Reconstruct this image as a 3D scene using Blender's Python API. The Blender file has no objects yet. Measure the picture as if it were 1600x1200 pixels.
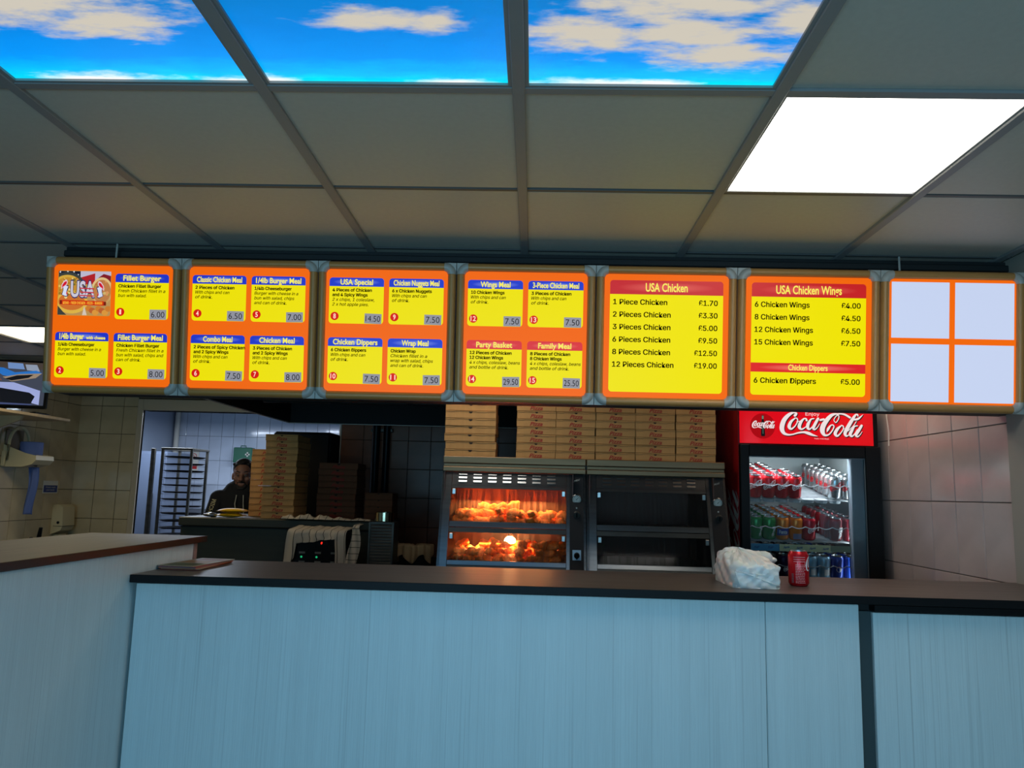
import bpy, bmesh, math, random
from mathutils import Vector, Matrix, Euler
random.seed(7)
PI = math.pi
sc = bpy.context.scene
COL = sc.collection

# ------------------------------------------------------------------ camera
cam_d = bpy.data.cameras.new('camera'); cam = bpy.data.objects.new('camera', cam_d); COL.objects.link(cam)
cam_d.sensor_fit = 'HORIZONTAL'; cam_d.sensor_width = 36.0; cam_d.lens = 36.0 * 1202.9 / 1600.0
cam_d.clip_start = 0.02
cam_d.dof.use_dof = False
R3 = Matrix(((0.99929255, -0.02155964, 0.03081517), (0.02748861, -0.14047875, -0.98970202), (0.0256665, 0.98984893, -0.13978673)))
cam.matrix_world = Matrix.Translation((0, 0, 1.5)) @ R3.to_4x4()
sc.camera = cam
# ------------------------------------------------------------------ world, lights, exposure
w = bpy.data.worlds.new('world'); sc.world = w; w.use_nodes = True
w.node_tree.nodes['Background'].inputs[0].default_value = (0.45, 0.62, 0.8, 1)
w.node_tree.nodes['Background'].inputs[1].default_value = 0.4
sc.view_settings.view_transform = 'Standard'
sc.view_settings.look = 'None'
sc.view_settings.gamma = 1.0
sc.view_settings.exposure = 0.0
sc.view_settings.use_curve_mapping = False
DAY = 68.0          # daylight through the shop window behind the photographer
SKYP = 1.05         # sky-picture ceiling lightboxes
WHITEP = 6.0        # plain white ceiling panel
BOARD = 0.95        # backlit menus

def area(name, loc, rot, sx, sy, power, col):
    l = bpy.data.lights.new(name, 'AREA'); l.shape = 'RECTANGLE'; l.size = sx; l.size_y = sy; l.energy = power; l.color = col
    o = bpy.data.objects.new(name, l); COL.objects.link(o); o.location = loc; o.rotation_euler = rot
    return o
def point(name, loc, power, col, r=0.03):
    l = bpy.data.lights.new(name, 'POINT'); l.energy = power; l.color = col; l.shadow_soft_size = r
    o = bpy.data.objects.new(name, l); COL.objects.link(o); o.location = loc
    return o
area('daylight', (-0.6, -1.88, 1.05), (PI/2, 0, 0), 3.6, 1.2, DAY, (0.30, 0.70, 1.0))
area('kitchen_tube', (-3.6, 7.6, 2.28), (0, 0, 0), 1.2, 0.08, 48.0, (0.72, 0.83, 1.0))
area('kitchen_tube', (-2.3, 8.3, 2.28), (0, 0, 0), 1.2, 0.08, 32.0, (0.72, 0.83, 1.0))

# ------------------------------------------------------------------ materials
def lin(c):
    return tuple(((v/255)/12.92 if v/255 <= 0.04045 else ((v/255+0.055)/1.055)**2.4) for v in c)
MATS = {}
def mat(name, rgb, rough=0.5, metal=0.0, emit=None, es=1.0, spec=0.5, noise=None, bump=None, lin_in=False, coat=0.0):
    """noise=(scale xyz, amount, detail) multiplies the base colour; bump=(scale xyz, strength)"""
    if name in MATS: return MATS[name]
    m = bpy.data.materials.new(name); m.use_nodes = True; nt = m.node_tree
    b = nt.nodes['Principled BSDF']
    c = rgb if lin_in else lin(rgb)
    b.inputs['Base Color'].default_value = (*c, 1)
    b.inputs['Roughness'].default_value = rough; b.inputs['Metallic'].default_value = metal
    b.inputs['Specular IOR Level'].default_value = spec
    if coat: b.inputs['Coat Weight'].default_value = coat; b.inputs['Coat Roughness'].default_value = 0.06
    if emit is not None:
        b.inputs['Emission Color'].default_value = (*lin(emit), 1); b.inputs['Emission Strength'].default_value = es
    def nz(scale, detail=4.0):
        tc = nt.nodes.new('ShaderNodeTexCoord'); mp = nt.nodes.new('ShaderNodeMapping'); n = nt.nodes.new('ShaderNodeTexNoise')
        mp.inputs['Scale'].default_value = scale; n.inputs['Scale'].default_value = 1.0; n.inputs['Detail'].default_value = detail
        nt.links.new(tc.outputs['Object'], mp.inputs[0]); nt.links.new(mp.outputs[0], n.inputs['Vector'])
        return n
    if noise:
        n = nz(noise[0], noise[2] if len(noise) > 2 else 4.0)
        r = nt.nodes.new('ShaderNodeValToRGB')
        a = noise[1]
        r.color_ramp.elements[0].position = 0.3; r.color_ramp.elements[1].position = 0.7
        r.color_ramp.elements[0].color = (*[v*(1-a) for v in c], 1); r.color_ramp.elements[1].color = (*[min(1, v*(1+a)) for v in c], 1)
        nt.links.new(n.outputs[0], r.inputs[0]); nt.links.new(r.outputs[0], b.inputs['Base Color'])
    if bump:
        n = nz(bump[0]); bp = nt.nodes.new('ShaderNodeBump'); bp.inputs['Strength'].default_value = bump[1]; bp.inputs['Distance'].default_value = 0.004
        nt.links.new(n.outputs[0], bp.inputs['Height']); nt.links.new(bp.outputs[0], b.inputs['Normal'])
    MATS[name] = m
    return m
def emat(name, rgb, s=1.0, rough=0.35):
    """print on a backlit face: gives off light of its own colour"""
    return mat(name, tuple(v*0.42 for v in rgb), rough, emit=rgb, es=s, spec=.15)

M_steel = mat('brushed_steel', (150, 150, 148), 0.28, 1.0, noise=((3, 3, 60), 0.12), bump=((4, 4, 90), 0.05))
M_steel_dk = mat('worn_steel', (92, 90, 84), 0.42, 0.9, noise=((6, 6, 20), 0.2))
M_black = mat('black_plastic', (9, 9, 10), 0.4, spec=.25)
M_blackm = mat('black_matt', (9, 9, 10), 0.7)
M_rubber = mat('black_rubber', (16, 16, 16), 0.8)
M_steelc = mat('canopy_steel', (138, 112, 84), 0.5, 0.9, noise=((3, 3, 60), 0.12))
M_card = mat('cardboard', (192, 138, 78), 0.85, noise=((30, 30, 8), 0.08), bump=((200, 200, 60), 0.05))
M_card2 = mat('shaded_cardboard', (118, 66, 36), 0.85, noise=((30, 30, 8), 0.08))  # same cardboard, darkened to carry the shade on the far kitchen stacks
M_carddk = mat('cardboard_edge', (38, 22, 12), 0.9)
M_redink = mat('red_ink', (170, 40, 28), 0.8)
M_ink = mat('black_ink', (6, 6, 6), 0.8, spec=.08)
M_white = mat('white_plastic', (215, 212, 200), 0.45)
M_cream = mat('cream_plastic', (205, 190, 150), 0.4)
M_wood = mat('cream_board', (205, 180, 140), 0.6, noise=((4, 30, 4), 0.08))

# ------------------------------------------------------------------ mesh builder
class MB:
    def __init__(s): s.v = []; s.f = []; s.m = []; s.uv = None
    def add(s, vs, fs, mi=0):
        o = len(s.v); s.v += [tuple(v) for v in vs]; s.f += [tuple(i+o for i in f) for f in fs]; s.m += [mi]*len(fs); return s
    def box(s, x0, x1, y0, y1, z0, z1, mi=0, M=None):
        vs = [Vector(p) for p in ((x0,y0,z0),(x1,y0,z0),(x1,y1,z0),(x0,y1,z0),(x0,y0,z1),(x1,y0,z1),(x1,y1,z1),(x0,y1,z1))]
        if M: vs = [M @ v for v in vs]
        return s.add(vs, [(0,3,2,1),(4,5,6,7),(0,1,5,4),(1,2,6,5),(2,3,7,6),(3,0,4,7)], mi)
    def bbox(s, x0, x1, y0, y1, z0, z1, b=0.003, mi=0, M=None):
        """box with chamfered edges"""
        b = min(b, (x1-x0)*.45, (y1-y0)*.45, (z1-z0)*.45)
        X = (x0, x1); Y = (y0, y1); Z = (z0, z1); sg = (1, -1); vs = []; idx = {}
        for i in (0,1):
            for j in (0,1):
                for k in (0,1):
                    for a in range(3):
                        p = [X[i]+sg[i]*b, Y[j]+sg[j]*b, Z[k]+sg[k]*b]; p[a] = (X[i], Y[j], Z[k])[a]
                        idx[(i,j,k,a)] = len(vs); vs.append(Vector(p))
        fs = []
        for a in range(3):
            o = [t for t in range(3) if t != a]
            for e in (0,1):
                q = []
                for u, v in ((0,0),(1,0),(1,1),(0,1)):
                    c = [0,0,0]; c[a] = e; c[o[0]] = u; c[o[1]] = v; q.append(idx[(*c, a)])
                fs.append(q if (e == 1) == (a != 1) else q[::-1])
        for a in range(3):
            o = [t for t in range(3) if t != a]
            for u in (0,1):
                for v in (0,1):
                    c0 = [0,0,0]; c1 = [0,0,0]; c0[o[0]] = c1[o[0]] = u; c0[o[1]] = c1[o[1]] = v; c1[a] = 1
                    q = [idx[(*c0, o[0])], idx[(*c1, o[0])], idx[(*c1, o[1])], idx[(*c0, o[1])]]
                    fs.append(q)
        for i in (0,1):
            for j in (0,1):
                for k in (0,1): fs.append([idx[(i,j,k,0)], idx[(i,j,k,1)], idx[(i,j,k,2)]])
        if M: vs = [M @ v for v in vs]
        return s.add(vs, fs, mi)
    def lathe(s, prof, n=16, mi=0, M=None, cap=True):
        """prof: (r, z) list, about Z"""
        vs = []; fs = []
        for r, z in prof:
            for k in range(n): vs.append(Vector((r*math.cos(2*PI*k/n), r*math.sin(2*PI*k/n), z)))
        for i in range(len(prof)-1):
            for k in range(n): fs.append((i*n+k, i*n+(k+1) % n, (i+1)*n+(k+1) % n, (i+1)*n+k))
        if cap:
            fs.append(tuple(range(n))[::-1]); fs.append(tuple((len(prof)-1)*n+k for k in range(n)))
        if M: vs = [M @ v for v in vs]
        return s.add(vs, fs, mi)
    def cyl(s, p0, p1, r, n=12, mi=0, r1=None):
        p0 = Vector(p0); p1 = Vector(p1); d = p1-p0; L = d.length
        M = Matrix.Translation(p0) @ d.to_track_quat('Z', 'Y').to_matrix().to_4x4()
        return s.lathe([(r, 0), (r if r1 is None else r1, L)], n, mi, M)
    def tube(s, pts, r, n=8, mi=0):
        pts = [Vector(p) for p in pts]; vs = []; fs = []
        up = Vector((0, 0, 1))
        for i, p in enumerate(pts):
            t = (pts[min(i+1, len(pts)-1)]-pts[max(i-1, 0)]).normalized()
            a = t.cross(up)
            if a.length < 1e-3: a = t.cross(Vector((0, 1, 0)))
            a.normalize(); b = t.cross(a).normalized()
            rr = r[i] if isinstance(r, (list, tuple)) else r
            for k in range(n): vs.append(p + a*rr*math.cos(2*PI*k/n) + b*rr*math.sin(2*PI*k/n))
        for i in range(len(pts)-1):
            for k in range(n): fs.append((i*n+k, i*n+(k+1) % n, (i+1)*n+(k+1) % n, (i+1)*n+k))
        fs.append(tuple(range(n))[::-1]); fs.append(tuple((len(pts)-1)*n+k for k in range(n)))
        return s.add(vs, fs, mi)
    def flat(s, pts, z=0.0, mi=0):
        return s.add([(p[0], p[1], z) for p in pts], [tuple(range(len(pts)))], mi)
    def prism(s, pts, z0, z1, mi=0, M=None):
        n = len(pts); vs = [Vector((p[0], p[1], z0)) for p in pts]+[Vector((p[0], p[1], z1)) for p in pts]
        if M: vs = [M @ v for v in vs]
        return s.add(vs, [tuple(range(n))[::-1], tuple(range(n, 2*n))]+[(i, (i+1) % n, n+(i+1) % n, n+i) for i in range(n)], mi)
    def mesh(s, name, mats):
        me = bpy.data.meshes.new(name); me.from_pydata(s.v, [], s.f)
        for m in (mats if isinstance(mats, (list, tuple)) else [mats]): me.materials.append(m)
        me.polygons.foreach_set('material_index', s.m)
        me.update(); return me
    def build(s, name, mats, parent=None, loc=(0,0,0), rot=(0,0,0), smooth=False, fix=True):
        me = s.mesh(name, mats)
        if fix:
            bm = bmesh.new(); bm.from_mesh(me); bmesh.ops.recalc_face_normals(bm, faces=bm.faces[:]); bm.to_mesh(me); bm.free()
        return put(name, me, parent, loc, rot, smooth)
def put(name, me, parent=None, loc=(0,0,0), rot=(0,0,0), smooth=False):
    if smooth:
        me.polygons.foreach_set('use_smooth', [True]*len(me.polygons))
        try: me.set_sharp_from_angle(angle=math.radians(38))
        except Exception: pass
    o = bpy.data.objects.new(name, me); COL.objects.link(o); o.parent = parent; o.location = loc; o.rotation_euler = rot
    return o
def thing(name, label, cat, loc=(0,0,0), rot=(0,0,0), group=None):
    o = bpy.data.objects.new(name, None); COL.objects.link(o); o.location = loc; o.rotation_euler = rot
    o.empty_display_size = 0.05
    return tag(o, label, cat, group)
def tag(o, label, cat, group=None):
    o['label'] = label; o['category'] = cat
    if group: o['group'] = group
    return o
def struct(o): o['kind'] = 'structure'; return o
def copy_tree(o, parent=None):
    c = o.copy(); COL.objects.link(c); c.parent = parent
    for ch in o.children: copy_tree(ch, c)
    return c
def rrect(x0, x1, y0, y1, r, n=5, corners='1111'):
    """rounded rectangle, corners order: bl br tr tl"""
    out = []
    for i, (cx, cy, a0) in enumerate(((x0+r, y0+r, PI), (x1-r, y0+r, 1.5*PI), (x1-r, y1-r, 0), (x0+r, y1-r, .5*PI))):
        if corners[i] == '1':
            out += [(cx+r*math.cos(a0+k*PI/2/n), cy+r*math.sin(a0+k*PI/2/n)) for k in range(n+1)]
        else: out.append(((x0, y0), (x1, y0), (x1, y1), (x0, y1))[i])
    return out
def circ(cx, cy, r, n=20, ry=None):
    return [(cx+r*math.cos(2*PI*k/n), cy+(ry or r)*math.sin(2*PI*k/n)) for k in range(n)]

# ------------------------------------------------------------------ lettering
_tc = {}
try:      # Blender's own bundled sans face; falls back to the built-in one
    import os
    FNT = bpy.data.fonts.load(os.path.join(bpy.utils.resource_path('LOCAL'), 'datafiles', 'fonts', 'Inter.woff2'))
except Exception:
    FNT = None
def glyphs(s, bold=0.0, shear=0.0, space=1.0, face='sans'):
    k = (s, bold, shear, space, face)
    if k not in _tc:
        cu = bpy.data.curves.new('t', 'FONT'); cu.body = s; cu.size = 1.0; cu.shear = shear; cu.resolution_u = 3
        cu.space_character = space
        if FNT and face == 'sans': cu.font = FNT
        else: cu.offset = bold
        o = bpy.data.objects.new('t', cu); COL.objects.link(o)
        dg = bpy.context.evaluated_depsgraph_get(); me = bpy.data.meshes.new_from_object(o.evaluated_get(dg))
        vs = [tuple(v.co) for v in me.vertices]; fs = [tuple(p.vertices) for p in me.polygons]
        if FNT and face == 'sans' and bold > 0:      # heavier weight: the glyph struck again, shifted a little
            n = len(vs); b_ = bold*1.1; V = []; F = []
            for q_, (dx, dy) in enumerate(((-b_, -b_*.5), (b_, -b_*.5), (-b_, b_*.5), (b_, b_*.5))):
                V += [(v[0]+dx, v[1]+dy, 0) for v in vs]; F += [tuple(i+q_*n for i in f) for f in fs]
            vs, fs = V, F
        xs = [v[0] for v in vs] or [0, 1]
        bpy.data.meshes.remove(me); bpy.data.objects.remove(o); bpy.data.curves.remove(cu)
        _tc[k] = (vs, fs, min(xs), max(xs))
    return _tc[k]
def capof(face):
    if ('cap', face) not in _tc:
        v = glyphs('H', 0, 0, 1.0, face)[0]; _tc[('cap', face)] = max(p[1] for p in v)
    return _tc[('cap', face)]
def text(mb, s, x, y, cap, width=None, align='l', bold=0.0, shear=0.0, z=0.0, xs=1.0, space=1.0, mi=0, fn=None, face='sans'):
    vs, fs, a, b = glyphs(s, bold, shear, space, face)
    k = cap/capof(face); kx = k*xs
    if width: kx = width/(b-a)
    W = (b-a)*kx; x0 = x - a*kx if align == 'l' else (x-W/2-a*kx if align == 'c' else x-W-a*kx)
    out = [(x0+v[0]*kx, y+v[1]*k, z) for v in vs]
    if fn: out = [fn(p) for p in out]
    mb.add(out, fs, mi)
    return W
def spline(pts, sub=6):
    P = [Vector(p) for p in pts]; out = []
    for i in range(len(P)-1):
        p0 = P[max(i-1, 0)]; p1 = P[i]; p2 = P[i+1]; p3 = P[min(i+2, len(P)-1)]
        for k in range(sub):
            t = k/sub
            out.append(0.5*((2*p1)+(p2-p0)*t+(2*p0-5*p1+4*p2-p3)*t*t+(3*p1-p0-3*p2+p3)*t*t*t))
    out.append(P[-1]); return out
def ribbon(mb, pts, T, sub=6, mi=0, rnd=8, grow=0.0):
    """pts (x, y, width); T maps (x, y) -> 3D point"""
    S = spline(pts, sub); L = []; Rr = []
    for i, p in enumerate(S):
        a = S[max(i-1, 0)]; b = S[min(i+1, len(S)-1)]; d = Vector((b.x-a.x, b.y-a.y))
        if d.length < 1e-6: d = Vector((1, 0))
        d.normalize(); n = Vector((-d.y, d.x)); w = max(p.z+grow, 1)/2
        L.append((p.x+n.x*w, p.y+n.y*w)); Rr.append((p.x-n.x*w, p.y-n.y*w))
    vs = [T(*q) for q in L]+[T(*q) for q in Rr]; n = len(S)
    mb.add(vs, [(i, i+1, n+i+1, n+i) for i in range(n-1)], mi)
    for e in (S[0], S[-1]):
        r = max(e.z+grow, 1)/2; mb.add([T(e.x+r*math.cos(2*PI*k/rnd), e.y+r*math.sin(2*PI*k/rnd)) for k in range(rnd)], [tuple(range(rnd))], mi)
SCRIPT = [   # the script logo of the drinks cooler, pen strokes (x, y down, width)
 [(300,160,42),(322,125,34),(282,108,30),(212,145,52),(142,225,66),(104,320,72),(98,400,68),(128,462,50),(190,486,30),(260,478,22),(340,452,26),(430,438,34),(500,455,50),(565,482,34),(640,502,4)],
 [(305,202,16),(240,262,40),(208,345,52),(235,388,34),(292,345,18),(338,262,16),(332,210,20),(300,200,16)],
 [(325,265,12),(365,255,12),(400,242,12)],
 [(478,238,32),(468,210,26),(430,215,26),(378,290,50),(364,355,50),(400,388,28),(465,345,14),(500,300,10)],
 [(590,205,18),(548,215,24),(505,285,46),(490,350,48),(515,386,30),(565,340,14),(605,262,12)],
 [(655,202,38),(612,285,44),(578,360,44),(598,388,26),(645,345,13),(676,290,8)],
 [(688,226,34),(742,212,34)],
 [(905,240,12),(900,215,12),(930,160,14),(962,128,20),(930,116,28),(858,145,52),(782,235,68),(728,330,76),(716,415,70),(748,478,42),(812,468,22),(868,400,18),(896,335,18),(880,305,20),(845,315,22),(805,375,38),(786,425,8)],
 [(905,238,12),(928,262,14),(965,212,14),(978,160,16),(965,128,18)],
 [(945,118,24),(1010,112,24),(1075,125,32),(1150,172,34)],
 [(1215,205,28),(1270,192,36),(1322,150,20),(1358,112,3)],
 [(1015,308,16),(950,370,44),(912,445,50),(940,488,34),(995,440,18),(1042,362,16),(1036,318,20),(1010,306,16)],
 [(1035,365,11),(1070,362,11),(1100,345,11)],
 [(1275,140,22),(1268,114,20),(1235,128,32),(1180,215,52),(1112,335,58),(1066,430,52),(1078,482,34),(1120,468,14),(1160,425,10)],
 [(1248,235,12),(1200,310,12),(1145,365,12),(1110,400,12)],
 [(1262,308,18),(1215,320,24),(1172,390,46),(1145,452,48),(1168,488,30),(1215,445,14),(1258,370,12)],
 [(1328,302,38),(1280,385,46),(1236,460,44),(1258,490,26),(1300,455,13),(1332,405,7)],
]
def logo(mb, T, sub=5, mi=0, strokes=None, grow=0.0, rnd=8):
    for k, st in enumerate(strokes if strokes is not None else SCRIPT): ribbon(mb, st, T, sub, mi, rnd, grow)

# ================================================================== STRUCTURE
XL, XR, YB, YK, ZC = -4.1, 1.8, -2.0, 6.8, 2.425
FH = 2.425
M_floor = mat('floor_vinyl', (74, 70, 66), 0.45, noise=((3, 3, 3), 0.15))
struct(MB().box(-5.2, XR+.15, YB-.1, 9.75, -0.1, 0).build('floor', M_floor))
M_grout = mat('dark_grout', (52, 44, 36), 0.9)
M_tile = mat('beige_wall_tile', (190, 172, 136), 0.16, noise=((5, 5, 7), 0.10, 6.0), coat=0.3)
M_tileR = mat('side_wall_tile', (206, 188, 180), 0.16, noise=((5, 5, 7), 0.08, 6.0), spec=.35)
M_tileW = mat('white_kitchen_tile', (196, 206, 222), 0.12, noise=((5, 5, 7), 0.05, 4.0), coat=0.4)
M_paint = mat('beige_paint', (168, 160, 146), 0.6)
M_ceil = mat('ceiling_tile_board', (192, 188, 174), 0.5, noise=((60, 60, 60), 0.03), bump=((220, 220, 220), 0.12))
M_rail = mat('ceiling_grid_metal', (138, 138, 136), 0.5)
M_void = mat('ceiling_void', (60, 60, 60), 0.9)

def tiles(wall, axis, pos, sgn, u0, u1, z0, z1, tw, th, m, skip=None, gap=0.0035, d=0.007, name='tile'):
    """tile slabs proud of the wall; axis 'x': wall plane x=pos, u along y; 'y': plane y=pos, u along x"""
    cache = {}
    nu = max(1, math.ceil((u1-u0)/tw-1e-6)); nv = max(1, math.ceil((z1-z0)/th-1e-6))
    for i in range(nu):
        for j in range(nv):
            a0 = u0+i*tw; a1 = min(u1, a0+tw); b0 = z0+j*th; b1 = min(z1, b0+th)
            if a1-a0 < 0.02 or b1-b0 < 0.02: continue
            if skip and skip((a0+a1)/2, (b0+b1)/2): continue
            key = (round(a1-a0, 3), round(b1-b0, 3))
            if key not in cache:
                W = (a1-a0)/2-gap/2; H = (b1-b0)/2-gap/2
                mb = MB()
                if axis == 'x': mb.bbox(0 if sgn > 0 else -d, d if sgn > 0 else 0, -W, W, -H, H, 0.002)
                else: mb.bbox(-W, W, 0 if sgn > 0 else -d, d if sgn > 0 else 0, -H, H, 0.002)
                me = mb.mesh(name, m)
                bm = bmesh.new(); bm.from_mesh(me); bmesh.ops.recalc_face_normals(bm, faces=bm.faces[:]); bm.to_mesh(me); bm.free()
                cache[key] = me
            loc = (pos, (a0+a1)/2, (b0+b1)/2) if axis == 'x' else ((a0+a1)/2, pos, (b0+b1)/2)
            put(name, cache[key], wall, loc, (random.uniform(-.0015, .0015), random.uniform(-.0015, .0015), random.uniform(-.0015, .0015)))

# left wall of the kitchen
wl = struct(MB().box(XL-.12, XL, YB, YK, 0, FH+.1).build('wall_left', M_grout))
struct(MB().box(XL, XL+.008, YB, 3.2, 0, FH).build('trim_1', M_paint))
tiles(wl, 'x', XL, 1, 4.2, YK, 0.93, 2.43, 0.20, 0.25, M_tile)
# right wall
wr = struct(MB().box(XR, XR+.12, YB, YK, 0, FH+.1).build('wall_right', mat('pale_grout', (96, 84, 76), 0.8)))
tiles(wr, 'x', XR, -1, 2.96, 5.36, 0.91, 2.42, 0.20, 0.30, M_tileR)
struct(MB().bbox(XR-.022, XR, 2.30, 2.95, 0, FH, 0.003).build('trim_2', M_paint))
struct(MB().box(XR-.008, XR, YB, 2.30, 0, FH).build('trim_3', M_paint))
# back wall with the opening into the rear kitchen
OX0, OX1, OZ = -3.52, -1.735, 2.15
wb = struct(MB().box(XL-.1, OX0, YK, YK+.03, 0, FH+.1).box(OX1, XR+.1, YK, YK+.12, 0, FH+.1).box(OX0, OX1, YK, YK+.12, OZ, FH+.1).build('wall_back', M_grout))
tiles(wb, 'y', YK, -1, XL, OX0-.05, 0.93, 2.43, 0.20, 0.25, M_tile)
tiles(wb, 'y', YK, -1, OX1+.02, XR, 0.93, 2.18, 0.20, 0.25, mat('brown_wall_tile', (130, 78, 50), 0.3, noise=((5, 5, 9), 0.15, 6.0)))
tiles(wb, 'y', YK, -1, OX0-.05, XR, 2.26, 2.42, 0.20, 0.25, M_tile)
struct(MB().bbox(OX0-.05, OX0, YK-.015, YK+.03, 0, OZ+.1, 0.004).bbox(OX0, OX1+.02, YK-.02, YK+.10, OZ, OZ+.1, 0.004)
       .build('door_frame', mat('beige_door_frame', (190, 176, 150), 0.5)))
struct(MB().bbox(OX1, OX1+.02, YK-.012, YK+.13, 0, OZ, 0.003).build('trim_4', M_white))
# rear kitchen
YR, XRL = 9.5, -4.5
wr2 = struct(MB().box(-5.3, 0.5, YR, YR+.1, 0, 2.7).build('wall_rear', mat('blue_grey_grout', (120, 126, 136), 0.8)))
tiles(wr2, 'y', YR, -1, XRL, -2.1, 1.2, 2.7, 0.15, 0.30, M_tileW)
M_bluepanel = mat('grey_blue_panel', (150, 162, 180), 0.35)
wl2 = struct(MB().box(XRL-.1, XRL, YK+.12, YR, 0, 2.7).build('wall_side', M_bluepanel))
MB().cyl((XRL+.05, YR-.05, 0), (XRL+.05, YR-.05, 2.6), .03).build('corner_strip', M_white, wl2)
struct(MB().box(-1.2, -1.1, YK+.12, YR, 0, 2.7).build('wall_kitchen', M_bluepanel))
struct(MB().box(-5.3, 0.5, YK+.05, YR+.1, 2.6, 2.7).build('ceiling_kitchen', mat('kitchen_ceiling', (190, 195, 200), 0.7)))
# shop front behind the photographer: wall with a wide window opening, door
wf = struct(MB().box(XL-.1, -2.6, YB-.1, YB, 0, FH+.1).box(1.45, XR+.1, YB-.1, YB, 0, FH+.1).box(-2.6, 1.45, YB-.1, YB, 0, 0.4).box(-2.6, 1.45, YB-.1, YB, 2.15, FH+.1)
            .build('wall_front', M_paint))
fr = struct(MB().bbox(-2.6, 1.45, YB-.06, YB-.02, 0.4, 0.46).bbox(-2.6, 1.45, YB-.06, YB-.02, 2.09, 2.15).bbox(-2.6, -2.54, YB-.06, YB-.02, .46, 2.09).bbox(1.39, 1.45, YB-.06, YB-.02, .46, 2.09).bbox(-.6, -.54, YB-.06, YB-.02, .46, 2.09)
            .build('window_1', M_rail))

# ceiling: board above, tiles and rails as pieces
ceil = struct(MB().box(XL-.1, XR+.1, YB-.1, YK+.05, ZC+.03, ZC+.1).build('ceiling', M_void))
cols = [-4.1, -3.45, -2.38, -1.854, -1.254, -.654, -.054, .546, 1.146, 1.8]
cols = [-4.1, -3.45, -2.92, -2.38, -1.854, -1.254, -.654, -.054, .546, 1.146, 1.746, 1.8]
rows = [-2.0, -1.99, -1.98, -1.33, -.73, -.13, .47, 1.07, 1.67, 2.27, 2.87, 3.40, 3.95, 4.50, 5.05, 5.60, 6.20, 6.8]
SKY = [(c, r) for c in (5, 6, 7) for r in (3, 4, 5, 6, 7)]      # column index, row index; rows out of view are added for blue light
WHITE = [(8, 8)]
KL = [(1, 13), (2, 13), (6, 11), (9, 11)]
cache = {}
for i in range(len(cols)-1):
    for j in range(len(rows)-1):
        if (i, j) in SKY or (i, j) in WHITE or (i, j) in KL: continue
        x0, x1, y0, y1 = cols[i], cols[i+1], rows[j], rows[j+1]
        if x1-x0 < .02 or y1-y0 < .05: continue
        k = (round(x1-x0, 3), round(y1-y0, 3))
        if k not in cache:
            W, H = k[0]/2-.012, k[1]/2-.012
            me = MB().bbox(-W, W, -H, H, 0, .014, .003).mesh('ceiling_tile', M_ceil)
            bm = bmesh.new(); bm.from_mesh(me); bmesh.ops.recalc_face_normals(bm, faces=bm.faces[:]); bm.to_mesh(me); bm.free()
            cache[k] = me
        put('ceiling_tile', cache[k], ceil, ((x0+x1)/2, (y0+y1)/2, ZC+random.uniform(.001, .004)))
for x in cols[1:-1]:
    MB().bbox(x-.015, x+.015, YB, YK, ZC-.007, ZC+.012, .002).build('ceiling_rail', M_rail, ceil)
M_rail2 = mat('ceiling_grid_cross', (92, 92, 90), 0.6)
for j, y in enumerate(rows[3:-1]):
    if j+3 in (4, 5, 6, 7, 8): MB().bbox(XL, XR, y-.013, y+.013, ZC-.004, ZC+.012, .001).build('ceiling_rail', M_rail, ceil)
    else: MB().bbox(XL, XR, y-.008, y+.008, ZC-.0004, ZC+.012, .0002).build('ceiling_rail', M_rail2, ceil)

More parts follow.
